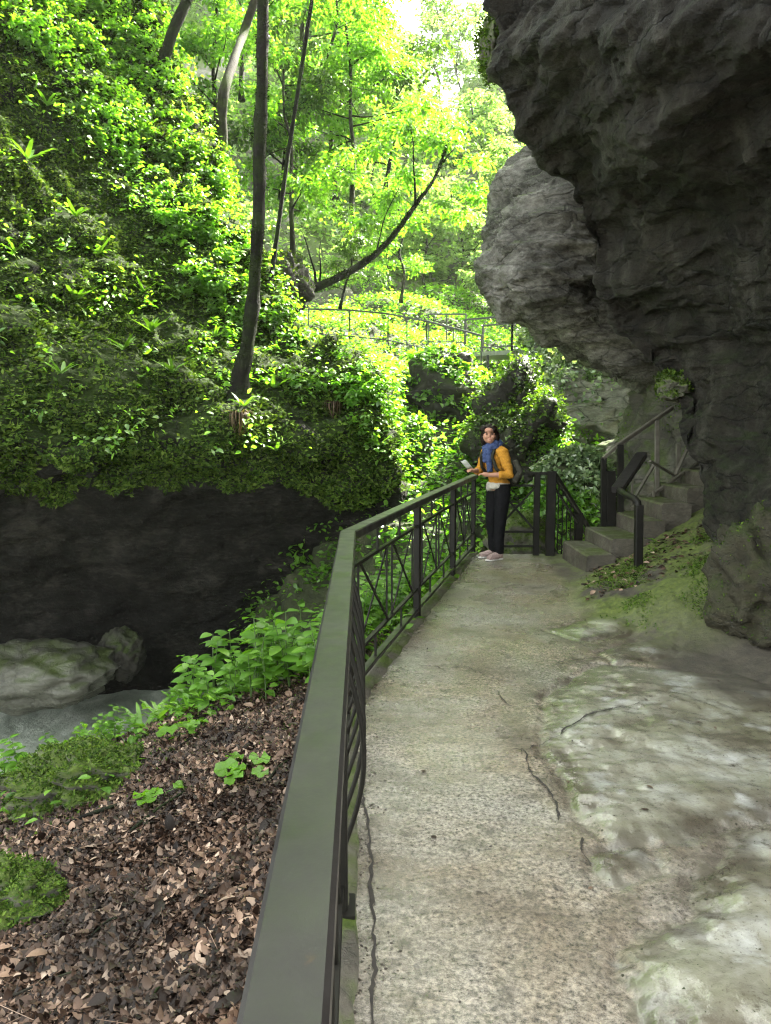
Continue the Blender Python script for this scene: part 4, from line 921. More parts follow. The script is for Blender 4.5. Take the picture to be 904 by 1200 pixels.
tree('sapling', 'very thin sapling rising beside the dark trunk from the mossy stump', None,
     [b3]+PT([(319, 318, b3[1]), (327, 262, b3[1]), (338, 180, b3[1]), (349, 110, b3[1]-.1), (366, 0, b3[1]-.2), (385, -110, b3[1]-.3), (400, -220, b3[1]-.4)]), .045, .03,
     crown_at([(405, -230, 13, 1.0), (340, -180, 13.5, .9), (470, -160, 13.5, 1.0)], cnt=110), .1, L_BRIGHT, M_BARK, seed=37, n=40, sides=8)
# arched tree on its stump
mid_L = [(478, 205, 17.6, .75), (520, 170, 18, .8), (548, 215, 18, .6), (512, 240, 17.5, .5), (470, 150, 17.8, .8), (540, 140, 18.5, .7), (440, 175, 17, .65), (500, 120, 18.2, .7), (560, 180, 18.4, .55), (455, 230, 17, .5), (535, 250, 18, .45), (430, 250, 16.8, .55), (572, 232, 18.2, .4), (490, 262, 17.4, .4), ]
ta = tree('arched_tree', 'bare trunk arching right from a mossy stump, with flat layers of bright leaves', None,
     PT([(345, 350, 15.4), (358, 343, 15.4), (378, 334, 15.5), (405, 321, 15.8), (438, 300, 16.2), (466, 270, 16.6), (490, 236, 17), (510, 208, 17.3), (526, 165, 17.8)]), .105, .028,
     crown_at(mid_L, .6, 230), .11, L_BRIGHT, M_BARK, flare=.08, seed=41, n=50,
     limbs=[(P(487, 240, 16.9), (-.02, .1, 1), 1.9, .03, 11), (P(520, 190, 17.5), (.5, .2, .6), 1.0, .025, 12), (P(440, 300, 16.2), (.1, .1, 1), 1.5, .02, 13), (P(370, 337, 15.5), (-.1, 0, 1), 1.1, .03, 14), (P(374, 337, 15.5), (.35, 0, 1), .9, .025, 15)])
c = P(338, 336, 15.2); rock('tree_stump', 'dark mossy stump at the foot of the arched tree', 'tree stump', c, (.38, .4, .6), 26, M_DARKR, .28, ('moss', L_MOSS, 1800, (.03, .07), K2, .03, upw(-.2, .6)))

# maples and other trees filling the gorge: a few kinds, each copied
def base_tree(h, spread, ns, leafs, cnt, lm, bark, seed, low=.3):
    rs = np.random.default_rng(seed); t = bpy.data.objects.new('gorge_tree', None); COL.objects.link(t)
    pts = [np.array([0, 0, -.4])]; x = np.zeros(2)
    for k in range(1, 6): x = x+rs.normal(size=2)*.035*h; pts.append(np.array([x[0], x[1], h*k/5.5]))
    mb = bark_tube(pts, (.011*h+.015), .005*h, 26, 9, .04, seed); link_mesh('trunk', mb.V, mb.F, bark, t)
    q = smooth_path(pts, 60); parts = []; lb = MB()
    for k in range(ns):
        s = low+(1-low)*(k+rs.random())/ns; a = q[min(59, int(s*59))]; an = rs.uniform(0, 2*math.pi); L = spread*(1.15-.75*abs(s-.55)-.35*s)*rs.uniform(.5, 1.05)
        d = np.array([math.cos(an), math.sin(an), rs.uniform(.05, .5)]); lp, l1 = limb(a, d, L, (.006*h+.004)*(1.2-s), seed*100+k, .08, 7); link_mesh('branch', l1.V, l1.F, bark, t)
        for w in (.55, .8, 1.0):
            cc = lp[0]+(np.array(lp[-1])-lp[0])*w+rs.normal(size=3)*.1*spread*np.array([1, 1, .4]); rx = spread*rs.uniform(.18, .36)
            parts.append(spray(cc, rx, int(cnt*rx*rx)+14, leafs, .25, K1 if leafs > .16 else LF4))
    
    V, Fc = join(parts); link_mesh('crown', V, Fc, lm, t, smooth=False); return t
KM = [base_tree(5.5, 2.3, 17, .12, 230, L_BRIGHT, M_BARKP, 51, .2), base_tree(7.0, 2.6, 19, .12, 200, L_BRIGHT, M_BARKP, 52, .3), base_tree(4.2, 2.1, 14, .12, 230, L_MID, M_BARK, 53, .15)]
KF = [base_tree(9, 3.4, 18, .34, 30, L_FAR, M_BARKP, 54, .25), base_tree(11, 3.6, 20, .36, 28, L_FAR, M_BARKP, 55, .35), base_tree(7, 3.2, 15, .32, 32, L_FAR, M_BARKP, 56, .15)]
used = set()
def put(kinds, i, px, py, Y, sc, rz, label, group, tilt=(0, 0)):
    k = kinds[i]
    if k.name in used: t = copy_tree(k)
    else: t = k; used.add(k.name)
    t.location = P(px, py, Y); t.scale = (sc,)*3; t.rotation_euler = (tilt[0], tilt[1], rz); tag(t, label, 'tree', group); return t
GM, GF = 'leafy maples on the near side of the gorge', 'trees on the far gorge sides'
MAPLES = [(0, 345, 300, 19.5, .9, .3, 'leafy young maple right behind the thin sapling'), (1, 415, 290, 21.5, .9, 1.4, 'bright maple standing above the arched trunk'), (2, 330, 215, 20.5, 1.0, 2.2, 'bushy tree just right of the dark trunk at mid height'),
          (0, 392, 215, 24, 1.1, 4.0, 'layered maple high above the mossy stump'), (1, 352, 130, 24, .95, 5.1, 'tall leafy maple at the top between sapling and dark trunk'), (2, 452, 215, 25, 1.1, .8, 'rounded maple behind the leafy end of the arched tree'),
          (0, 250, 175, 21, .9, 3.3, 'leafy tree peeping over the edge of the left hillside'), (1, 400, 110, 28, .85, 2.9, 'high maple whose branches reach across the bright sky gap'), (2, 400, 352, 20, .55, 1.1, 'low bright shrubby maple beside the mossy stump'),
          (0, 470, 345, 23.5, .62, 2.0, 'small maple above the distant walkway railing'), (1, 285, 105, 23, .8, .2, 'leafy maple at the top edge left of the dark trunk')]
for (i, px, py, Y, sc, rz, lab) in MAPLES: put(KM, i, px, py, Y, sc, rz, lab, GM, (RNG.uniform(-.1, .1), RNG.uniform(0, .22)))
FARS = [(1, 500, 128, 60, .8, 1.2), (0, 536, 132, 64, .9, 3.0), (2, 568, 130, 66, .9, .4), (1, 470, 150, 52, .6, 2.2), (0, 500, 345, 33, .62, .1), (2, 545, 335, 34, .7, 1.0), (1, 590, 330, 36, .6, 2.0), (2, 450, 330, 33, .75, 3.0), (0, 620, 380, 31, .5, 4.0), (2, 575, 375, 31, .5, 5.2), (1, 540, 262, 41, .62, .6), (0, 585, 268, 42, .7, 1.7), (2, 500, 250, 40, .8, 2.5),
        (1, 440, 200, 44, .6, 3.6), (0, 390, 110, 46, .7, 4.4), (2, 380, 40, 48, 1.0, 5.5), (1, 330, 20, 47, .9, .4), (2, 520, 190, 43, .6, 2.3), (1, 575, 240, 62, 1.0, 3.1), (0, 612, 215, 66, 1.1, 4.1), (2, 540, 235, 66, .7, 5.0), (1, 612, 120, 69, .7, .9), (0, 618, 150, 70, .8, 1.9),
        (1, 600, 190, 69, .8, 2.8), (1, 525, 245, 67, .7, 3.9), (2, 640, 400, 28, .5, 2.6)]
for k, (i, px, py, Y, sc, rz) in enumerate(FARS):
    put(KF, i, px, py, Y, sc, rz, 'pale hazy tree among many on the far wooded side of the gorge', GF)

tree('added_shade_tree', 'unseen tree added above the right cliff, its crown shading the dark left rocks', None,  # added out of view so that its crown shades the left rocks
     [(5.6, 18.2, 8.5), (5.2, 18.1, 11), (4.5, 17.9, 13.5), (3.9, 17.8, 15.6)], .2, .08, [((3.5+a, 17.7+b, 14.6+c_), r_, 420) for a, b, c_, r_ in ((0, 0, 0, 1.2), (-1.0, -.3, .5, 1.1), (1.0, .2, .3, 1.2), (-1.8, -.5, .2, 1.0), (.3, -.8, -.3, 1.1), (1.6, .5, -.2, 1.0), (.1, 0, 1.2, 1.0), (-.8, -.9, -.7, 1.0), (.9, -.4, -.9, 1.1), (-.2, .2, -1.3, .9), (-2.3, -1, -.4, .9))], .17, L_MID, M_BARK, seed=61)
# ------------------------------------------------------------ leaf litter and small plants on the near bank
m, nt = mat('wet_brown_leaves'); g = nd(nt, 'ShaderNodeNewGeometry')
c = ramp(nt, g.outputs['Random Per Island'], [(0, (.007, .004, .003)), (.28, (.022, .012, .008)), (.52, (.06, .034, .022)), (.76, (.15, .09, .06)), (.93, (.32, .215, .155)), (1, (.5, .38, .29))])
c = mix(nt, ramp(nt, noise(nt, 2.0, 4, .6), [(.4, .75), (.6, 0)]), c, (.014, .010, .008))
finish(nt, c, .5, None, spec=.2); M_LITTER = m
LIT = np.array([(-60, 985), (60, 975), (150, 905), (230, 850), (345, 815), (420, 800), (420, 1300), (-60, 1300)], float)
MOSSP = np.array([(-60, 830), (0, 870), (120, 830), (250, 795), (380, 735), (420, 820), (330, 830), (225, 850), (190, 905), (150, 940), (60, 985), (-60, 1010)], float)
def dens_lit(c, n):
    px, py = proj(c); s = in_poly(px, py, LIT); f = fbm(c*2.3, 3, 301)
    return (c[:, 1] > .9)*(px > -260)*(sstep(-70, 10, s+50*f)+.06)*(c[:, 1] < 6.4)*(edge_x(c[:, 1])-c[:, 0] > .12)
p, n = sample(BV, BF, 120000, dens_lit); n = flipn(n); cnt = len(p)
d = rnd_unit(cnt); d[:, 2] *= .35; u = np.array([0, 0, 1.])+rnd_unit(cnt)*.36
half = cnt//2
A1 = place(tpl_leaf(.40, .45, .12, 4), p[:half]+np.array([0, 0, .012])+n[:half]*RNG.random((half, 1))*.02, d[:half], u[:half], (.012+.036*RNG.random(half)**1.6))
A2 = place(tpl_leaf(.42, -.35, -.15, 4), p[half:]+np.array([0, 0, .014])+n[half:]*RNG.random((cnt-half, 1))*.02, d[half:], u[half:], (.012+.034*RNG.random(cnt-half)**1.6))
tw, tn_ = sample(BV, BF, 700, dens_lit); TV, TF = place((np.array([[-.006, 0, 0], [.006, 0, 0], [.004, 1, .06], [-.004, 1, .06], [0, 0, .012], [0, 1, .07]]), np.array([[0, 4, 5, 3], [4, 1, 2, 5]])), tw+np.array([0, 0, .022]), rnd_unit(700)*np.array([1, 1, .12]), np.array([0, 0, 1.])+0*tw, RNG.uniform(.05, .22, 700))
bl, bn = sample(BV, BF, 1300, dens_lit); A3 = place(tpl_leaf(.36, .2, .10, 4), bl+np.array([0, 0, .03]), rnd_unit(1300)*np.array([1, 1, .25]), np.array([0, 0, 1.])+rnd_unit(1300)*.4, RNG.uniform(.045, .085, 1300))
V, Fc = join([A1, A2, A3, (TV, TF)]); stuff(link_mesh('leaf_litter', V, Fc, M_LITTER), 'wet brown fallen leaves and twigs covering the bank beside the railing', 'leaf litter')
# moss and tiny plants along the top of the bank and the kerb
def dens_bm(c, n):
    px, py = proj(c); s = in_poly(px, py, MOSSP); f = fbm(c*1.8, 3, 303); dd = edge_x(c[:, 1])-c[:, 0]
    return np.clip((c[:, 1] > 1.5)*vis(c, 60)*(sstep(-15, 20, s+30*f)+.7*(c[:, 1] > 5.9)*(c[:, 2] > -1.8)+.9*(c[:, 1] > 4.2)*sstep(.55, .25, dd)), 0, 1)
p, n = sample(BV, BF, 70000, dens_bm); n = flipn(n)
V, Fc = scatter(p, n, RNG.uniform(.016, .045, len(p)), K2, .025, .5, .4)
stuff(link_mesh('bank_moss', V, Fc, L_MOSS, smooth=False), 'green moss carpet along the top of the near bank and under the railing', 'moss')
def dens_gc(c, n):
    px, py = proj(c); f = fbm(c*1.3, 3, 305)
    return vis(c, 60)*np.where((c[:, 1] > 5.4) & (c[:, 2] > -2.6), sstep(-.3, .2, f+.35*sstep(6, 7.5, c[:, 1])), 0)+.05*(in_poly(px, py, MOSSP) > 0)
p, n = sample(BV, BF, 9000, dens_gc); n = flipn(n)
V, Fc = scatter(p, n, RNG.uniform(.04, .10, len(p)), LF4, .2, .75, .6)
stuff(link_mesh('bank_ground_cover', V, Fc, L_NEAR, smooth=False), 'low fresh green leaves growing on the bank along the railing', 'ground cover')
# moss on the ground at the right-hand side
def dens_rm(c, n):
    e = sstep(.1, .5, c[:, 0]-right_x(c[:, 1])+.55); return (c[:, 1] > 5.6)*(c[:, 1] < 8.0)*e*sstep(-.15, .25, fbm(c*1.7, 4, 307))
p, n = sample(PTV, PTF, 12000, dens_rm); n = n*np.where(n[:, 2] < 0, -1, 1)[:, None]
V, Fc = scatter(p, n, RNG.uniform(.012, .032, len(p)), K2, .012, .5, .4)
stuff(link_mesh('path_side_moss', V, Fc, L_MOSS, smooth=False), 'bright moss on the ground between the path and the right rock wall', 'moss')
p, n = sample(PTV, PTF, 900, lambda c, n: (c[:, 1] > 6.8)*(c[:, 1] < 8.7)*sstep(.15, .5, c[:, 0]-right_x(c[:, 1])+.7)); cnt = len(p)
V, Fc = place(tpl_leaf(.32, .35, .10, 4), p+np.array([0, 0, .012]), rnd_unit(cnt)*np.array([1, 1, .3]), np.array([0, 0, 1.])+rnd_unit(cnt)*.6, RNG.uniform(.03, .07, cnt))
stuff(link_mesh('fallen_leaves', V, Fc, M_LITTER), 'dry fallen leaves on the dark earth under the concrete stairs', 'leaf litter')
p, n = sample(PTV, PTF, 60, lambda c, n: (c[:, 1] > 2)*(c[:, 1] < 9)*(.25+1.5*(c[:, 0] < edge_x(c[:, 1])+.3))*(c[:, 0] < 2.2)); cnt = len(p)
V, Fc = place(tpl_leaf(.32, .15, .06, 4), p+np.array([0, 0, .006]), rnd_unit(cnt)*np.array([1, 1, .1]), np.array([0, 0, 1.])+rnd_unit(cnt)*.2, RNG.uniform(.015, .04, cnt))
stuff(link_mesh('path_leaves', V, Fc, M_LITTER), 'few small brown leaves scattered over the concrete path', 'leaf litter')
# soil crumbs along the edge of the slab and round the rock
ed = edge_x(PTV[:, 1])
def dens_cr(c, n):
    dd = c[:, 0]-edge_x(c[:, 1]); e = sstep(.30, .02, dd)*sstep(-.1, .35, fbm(c*3, 3, 311))
    s1 = np.abs(poly_dist(c[:, :2], OUT1)); s2 = np.abs(poly_dist(c[:, :2], OUT2)); r = sstep(.14, .0, np.minimum(s1, s2))*sstep(0, .3, fbm(c*2.4, 3, 313))
    return (c[:, 1] > 1.6)*(e+.5*r+.02*(c[:, 0] < 2.3))
p, n = sample(PTV, PTF, 6000, dens_cr); IV, IF = ico(1); k = RNG.uniform(.001, .004, len(p))*(RNG.random(len(p))**2+.4)
V = (IV[None]*(1+.35*RNG.normal(size=(len(p), len(IV), 1)))*k[:, None, None]*np.array([1.2, 1.1, .7])+p[:, None]+np.array([0, 0, .001])).reshape(-1, 3)
Fc = (IF[None]+(np.arange(len(p))*len(IV))[:, None, None]).reshape(-1, 3)
stuff(link_mesh('soil_crumbs', V, Fc, M_SOIL), 'crumbs of dark soil and grit along the edges of the concrete path', 'soil')
# cracks
m, nt = mat('crack_dirt'); finish(nt, ramp(nt, noise(nt, 40, 5), [(.3, (.008, .006, .005)), (.7, (.03, .024, .018))]), .9); M_CRACK = m
CR = [([(488, 780), (508, 781), (520, 784), (545, 782), (560, 788), (580, 796), (603, 800)], .010), ([(572, 806), (582, 812), (590, 822), (600, 829), (625, 829)], .009),
      ([(654, 864), (672, 853), (690, 843), (718, 837)], .02), ([(612, 884), (632, 872), (655, 864)], .010), ([(650, 777), (680, 773), (705, 771), (730, 768)], .016), ([(690, 841), (730, 834), (760, 830)], .008),
      ([(424, 925), (430, 960), (434, 1000), (436, 1060), (440, 1110), (437, 1170), (441, 1230)], .014), ([(600, 880), (616, 884), (620, 902), (640, 925), (652, 944), (655, 962)], .012), ([(680, 985), (684, 1000), (694, 1012)], .010),
      ([(560, 760), (585, 764), (600, 772)], .006), ([(455, 690), (470, 700), (500, 704)], .006)]
for L, w in CR:
    q = _cr(np.array([G(a, b, 0)[:2] for a, b in L]), 60); q3 = np.column_stack([q, 0*q[:, 0]]); q = q+np.column_stack([fbm(q3*14, 3, 321), fbm(q3*14, 3, 322)])*.014
    tg = np.gradient(q, axis=0); tg /= np.linalg.norm(tg, axis=1, keepdims=True); nn = np.column_stack([tg[:, 1], -tg[:, 0]])
    ww = w*.68*np.clip(.5+.7*fbm(q3*13, 4, 323), .25, .85)*np.minimum(1, np.minimum(np.arange(60), np.arange(60)[::-1])/6+.1)
    z = np.array([path_z(*k) for k in q])+.008
    V = np.concatenate([np.column_stack([q+nn*ww[:, None], z]), np.column_stack([q-nn*ww[:, None], z])]); i = np.arange(59)
    struct(link_mesh('path_crack', V, np.stack([i, i+1, i+61, i+60], 1), M_CRACK))
# fallen sticks
def bank_pt(px, py):
    Ys = np.linspace(2.0, 8, 500); d = ray(px, py); q = d[None]*(Ys/d[1])[:, None]; q[:, 2] += EYE
    h = bank_z(q[:, 0], q[:, 1]); b = q[:, 2] < h; k = np.argmax(b) if b.any() else np.argmin(np.where(Ys > 4.5, q[:, 2]-h, 9)); return np.array([q[k, 0], q[k, 1], h[k]])
for L, r, lab in (([(76, 976), (105, 965), (139, 952)], .018, 'thick mossy stick lying below the biggest moss mound'), ([(137, 930), (146, 952), (155, 976)], .006, 'thin upright forked twig below the biggest moss mound'),
               ([(153, 981), (190, 955), (234, 925)], .009, 'long dark root crossing the litter in the middle of the bank'), ([(12, 1178), (60, 1160), (104, 1141)], .006, 'thin pale stick at the bottom left corner of the litter'),
               ([(314, 922), (327, 908), (338, 897)], .009, 'short dark stick close to the handrail'), ([(108, 1106), (130, 1090), (158, 1084)], .006, 'slender dark twig above the flat stones'),
               ([(172, 1195), (184, 1175), (190, 1165)], .005, 'little twig pointing up at the bottom of the litter'), ([(150, 905), (200, 888), (262, 845)], .008, 'long bent twig along the upper edge of the litter')):
    q = [bank_pt(*k)+np.array([0, 0, .02+r]) for k in L]; q[1][2] += .015
    mb = bark_tube(q, r, r*.5, 16, 7, seed=int(r*1e4)+len(lab)); tag(link_mesh('stick', mb.V, mb.F, M_BARKP if 'pale' in lab else M_BARK), lab, 'stick', 'sticks lying in the leaf litter')

# ------------------------------------------------------------ plant kinds
M_STEM, nt = mat('green_stem'); finish(nt, (.06, .11, .025), .5)
def plant_upright(seed, h, npair, leaf):
    rs = np.random.default_rng(seed); t = bpy.data.objects.new('leafy_plant', None); COL.objects.link(t); parts = []
    for sgm in range(rs.integers(1, 3)):
        a = rs.uniform(0, 6.28); lean = rs.uniform(.05, .25)*h; hh = h*rs.uniform(.7, 1); q = _cr(np.array([[0, 0, -.03], [lean*.3*math.cos(a), lean*.3*math.sin(a), hh*.5], [lean*math.cos(a), lean*math.sin(a), hh]]), 14)
        mb = MB(); mb.tube([tuple(x) for x in q], list(np.linspace(.005, .002, 14)), 5); link_mesh('stem', mb.V, mb.F, M_STEM, t)
        for k in range(npair):
            s = .25+.75*(k+1)/npair; c = q[min(13, int(s*13))]
            for o in (0, math.pi):
                an = k*1.57+o+rs.uniform(-.3, .3); d = np.array([[math.cos(an), math.sin(an), rs.uniform(-.15, .35)]]); sz = leaf*(1.15-.45*abs(s-.6)-.25*s)*rs.uniform(.8, 1.15)
                parts.append(place(LF6, c[None]+d*.01, d, np.array([[rs.normal()*.2, rs.normal()*.2, 1]]), sz))
    V, Fc = join(parts); link_mesh('leaves', V, Fc, L_NEAR, t); return t
def tpl_strap(L, w, arch, wave=.0, n=8):
    V = []
    for i in range(n+1):
        s = i/n; a = arch*s; x = L*s; ww = w*(min(1, s*5+.25))*(1-s**3)**.7+.0015
        V += [[-ww, x*math.cos(a*.7), x*math.sin(1.1-a)*.9+.006*math.sin(i*2.3)*wave+ww*.25], [0, x*math.cos(a*.7), x*math.sin(1.1-a)*.9], [ww, x*math.cos(a*.7), x*math.sin(1.1-a)*.9+.006*math.cos(i*2.1)*wave+ww*.25]]
    Fc = []
    for i in range(n): Fc += [[3*i, 3*i+1, 3*i+4, 3*i+3], [3*i+1, 3*i+2, 3*i+5, 3*i+4]]
    return np.array(V), np.array(Fc)
def plant_strap(name, seed, nf, L, w, m_, arch=(.5, 1.1), stiff=1):
    rs = np.random.default_rng(seed); parts = []
    for k in range(nf):
        V, Fc = tpl_strap(L*rs.uniform(.6, 1.1), w*rs.uniform(.8, 1.2), rs.uniform(*arch), 1); a = k*2.4+rs.uniform(-.4, .4); ca, sa = math.cos(a), math.sin(a)
        V = V@np.array([[ca, sa, 0], [-sa, ca, 0], [0, 0, 1]]); V[:, :2] += rs.normal(size=2)*.012; parts.append((V, Fc))
    V, Fc = join(parts); return link_mesh(name, V, Fc, m_)
def plant_round(seed, nl, r, h):
    rs = np.random.default_rng(seed); t = bpy.data.objects.new('broad_leaf_plant', None); COL.objects.link(t); parts = []
    for k in range(nl):
        a = k*2.3+rs.uniform(-.5, .5); d = rs.uniform(.04, .16); tip = np.array([d*math.cos(a), d*math.sin(a), h*rs.uniform(.5, 1)])
        mb = MB(); mb.tube([(0, 0, -.02), tuple(tip*np.array([.4, .4, .7])), tuple(tip)], [.004, .0035, .003], 5); link_mesh('stalk', mb.V, mb.F, M_STEM, t)
        rr = r*rs.uniform(.7, 1.2); an = np.linspace(.35, 2*math.pi-.35, 15); ring = [(rr*1.0*math.cos(q)*-1, rr*math.sin(q), .012*math.sin(q*5)+.1*rr) for q in an]
        V = np.array([(0, 0, 0)]+[(x*.5, y*.5, .02*rr) for x, y, z in ring]+ring); nR = len(an)
        V[:, 0] -= rr*.25; b = basis(np.array([[math.cos(a), math.sin(a), -.2]]), np.array([[rs.normal()*.25, -.25, 1]]))[0]
        Vw = (V@b.T)+tip; Fq = [[0, 1+i, 2+i, 2+i] for i in range(nR-1)]+[[1+i, 1+nR+i, 2+nR+i, 2+i] for i in range(nR-1)]
        me = link_mesh('leaf', Vw, [tuple(dict.fromkeys(f)) for f in Fq], L_NEAR, t)
    return t
def scatter_copies(protos, spots, label, cat, group, hz=bank_z):
    first = set()
    for i, (x, y, z, s, lab) in enumerate(spots):
        k = protos[i % len(protos)]
        t = k if k.name not in first else copy_tree(k); first.add(k.name)
        t.location = (x, y, z); t.scale = (s, s, s); t.rotation_euler = (RNG.uniform(-.12, .12), RNG.uniform(-.12, .12), RNG.uniform(0, 6.28)); tag(t, lab or label, cat, group)
UP = [plant_upright(401, .42, 5, .105), plant_upright(402, .52, 6, .11), plant_upright(403, .34, 4, .10), plant_upright(404, .46, 5, .12)]
sp = []; tries = 0
while len(sp) < 95 and tries < 6000:
    tries += 1; x, y = RNG.uniform(-2.2, 1.2), RNG.uniform(5.0, 9.4); z = float(bank_z(x, y)); e = float(edge_x(y))
    px, py = proj(np.array([x, y, z])); px, py = px[0], py[0]
    if e-x < .28 or e-x > 2.6 or z < -2.2 or px < 205: continue
    if y < 5.5 and x < -.9: continue
    if py > 840-(px-240)*.16 and px < 400: continue
    if any((x-a[0])**2+(y-a[1])**2 < .017 for a in sp): continue
    sp.append((x, y, z, RNG.uniform(1.0, 1.5), None))
k_ = 0
while k_ < 16:
    x, y = RNG.uniform(-3.6, -1.1), RNG.uniform(5.55, 6.5); z = float(bank_z(x, y)); px, py = proj(np.array([x, y, z]))
    if px[0] > 215 or px[0] < -30: continue
    k_ += 1; sp.append((x, y, z, RNG.uniform(.5, .8), None))
scatter_copies(UP, sp, 'fresh green leafy plant in the thick growth on the bank left of the railing', 'plant', 'leafy plants on the near bank')
GAR = [plant_strap('wild_garlic', 411, 13, .30, .020, L_NEAR, (.2, .7)), plant_strap('wild_garlic', 412, 11, .34, .024, L_NEAR, (.2, .8))]
GS = [(295, 745, .95, 'broad clump of sword leaves at the upper edge of the bank under the cliff'), (168, 832, .9, 'leftmost clump of sword leaves above the biggest moss mound'), (190, 838, .8, 'small sword leaf clump beside the leftmost one'), (290, 795, 1.0, 'tall sword leaf clump in the middle of the leafy bank'), (345, 735, .9, 'sword leaf clump next to the railing bend'), (232, 800, .85, 'sword leaf clump half hidden among leafy stems'), (318, 765, 1.0, 'sword leaf clump standing tall near the handrail'), (262, 815, .8, 'low sword leaf clump at the lower edge of the leafy bank'), (215, 822, .9, 'sword leaf clump between the moss mound and the leafy stems'), (365, 700, 1.0, 'uppermost sword leaf clump just left of the railing bend')]
scatter_copies(GAR, [(*bank_pt(a, b), s, lab) for a, b, s, lab in GS], '', 'plant', 'sword-leaved clumps on the bank')
RD = [plant_round(421, 4, .062, .12), plant_round(422, 3, .07, .10)]
RS_ = [(185, 945, 1.0, 'single big round leaf plant low in the litter beside the root'), (205, 870, 1.0, 'round-leaved plant right of the biggest moss mound'), (235, 858, .8, 'small round-leaved plant at the top of the litter'), (275, 912, .9, 'pair of round leaves close to the handrail'), (290, 915, .8, 'round-leaved seedling touching the handrail edge'), (20, 905, 1.2, 'round-leaved plant at the left edge above the river'), (60, 935, 1.0, 'pale round-leaved plant left of the biggest moss mound'), (30, 960, 1.0, 'low round-leaved plant at the left edge of the litter'), (150, 880, .8, 'little round-leaved plant on top of the moss mound')]
scatter_copies(RD, [(*bank_pt(a, b), s, lab) for a, b, s, lab in RS_], '', 'plant', 'round-leaved plants on the litter bank')
spz = [(*bank_pt(a, b), s, lab) for a, b, s, lab in ((25, 895, 1.0, 'tall leafy stems at the left edge in front of the river'), (60, 880, .8, 'leafy stems before the river left of the moss mound'), (5, 925, .9, 'leafy stem cut by the left edge of the view'), (200, 845, .7, 'short leafy stem right of the moss mound'))]
scatter_copies([copy_tree(UP[1]), copy_tree(UP[3])], spz, '', 'plant', 'leafy stems at the river edge of the bank')
# hart's tongue ferns on the hillside
L_FERN = leaf_mat('fern_fronds', [(.05, .13, .012), (.09, .2, .02), (.14, .27, .03)], .4)
FER = [plant_strap('strap_fern', 431, 9, .42, .032, L_FERN, (.05, .7)), plant_strap('strap_fern', 432, 8, .36, .030, L_FERN, (.05, .8))]
FS = [(90, 355, 1.0, 'upright strap fern alone on the dark mossy rocks of the hillside'), (148, 412, .9, 'strap fern on the dark ledge above the cliff'), (180, 392, 1.0, 'strap fern right of the one on the dark ledge'), (92, 255, .9, 'strap fern high on the dark left rocks'), (40, 190, 1.0, 'strap fern at the upper left among dark boulders'), (325, 530, .9, 'strap fern on the cliff edge below the dark trunk'), (322, 455, .8, 'strap fern just right of the foot of the dark trunk'), (382, 462, .9, 'strap fern midway along the cliff top'), (436, 472, .8, 'strap fern near the nose of the cliff'), (288, 478, .8, 'strap fern above the brown dead tuft'), (352, 398, .9, 'strap fern in the bright plants under the stump'), (170, 345, .8, 'small strap fern beside the bright band of undergrowth'), (445, 525, .8, 'strap fern hanging at the very nose of the cliff'), (225, 350, .9, 'strap fern at the edge of the bright band of undergrowth'), (60, 130, .8, 'topmost strap fern between the mossy boulders'), (118, 300, .9, 'strap fern in the middle of the dark mossy hillside'), (255, 395, .8, 'strap fern left of the dark trunk halfway down'), (20, 300, .8, 'strap fern at the left edge of the dark hillside'), (205, 440, .8, 'strap fern on the moss left of the dark trunk foot'), (410, 500, .8, 'strap fern hanging low over the cliff edge'), (75, 440, .7, 'strap fern low on the mossy hillside above the cliff')]
scatter_copies(FER, [(*(on_surf(LV, a, b)+np.array([0, -.08, .02])), s, lab) for a, b, s, lab in FS], '', 'fern', 'strap ferns on the hillside')
FS = [(640, 575, 8.55), ]
F3 = [plant_strap('strap_fern', 441, 12, .36, .03, L_NEAR, (.25, 1.0)), plant_strap('strap_fern', 442, 9, .32, .028, L_NEAR, (.25, 1.1))]
scatter_copies(F3, [(*P(790, 648, 8.35), .85, 'lush strap fern under the concrete staircase'), (*P(833, 642, 8.2), .7, 'strap fern against the right rock wall below the stairs'), (*P(770, 650, 8.3), .5, 'small strap fern left of the lush one under the stairs'), (*P(815, 690, 6.9), .35, 'tiny strap fern on the moss beside the rock wall')], '', 'fern', 'strap ferns under the stairs')
dt = plant_strap('dry_fern_tuft', 451, 120, .36, .0045, L_DEAD, (1.2, 2.3)); dt.location = on_surf(LV, 284, 492)+np.array([0, -.12, .05]); tag(dt, 'brown dead fern tuft hanging below the dark tree trunk', 'plant')
d2 = plant_strap('dry_fern_tuft', 452, 90, .3, .0045, L_DEAD, (1.2, 2.3)); d2.location = on_surf(LV, 392, 478)+np.array([0, -.12, .05]); tag(d2, 'brown dead fern tuft on the cliff top left of its nose', 'plant')
# the stems standing in a plant patch right of the stairs
# ------------------------------------------------------------ viewing platform and its walkway railing
plat = thing('viewing_platform', 'grey metal lookout platform on posts with mesh railings, far beyond the woman', 'platform', tuple(P(572, 425, 22.2)))
pa, pb_, pc, pd = [np.array(P(*q)) for q in ((545, 402, 22.2), (600, 410, 21.4), (619, 402, 22.6), (566, 396, 23.4))]
zd = pb_[2]
for q in (pa, pb_, pc, pd): q[2] = zd
V = [tuple(q) for q in (pa, pb_, pc, pd)]+[tuple(q-np.array([0, 0, .12])) for q in (pa, pb_, pc, pd)]
o = link_mesh('deck', V, [(0, 1, 2, 3), (7, 6, 5, 4), (0, 4, 5, 1), (1, 5, 6, 2), (2, 6, 7, 3), (3, 7, 4, 0)], M_STEEL, None, False); o.parent = plat; o.matrix_parent_inverse = Matrix.Translation(-Vector(plat.location))
m, nt = mat('wire_mesh'); 
finish(nt, (.06, .062, .06), .5); M_WIRE = m
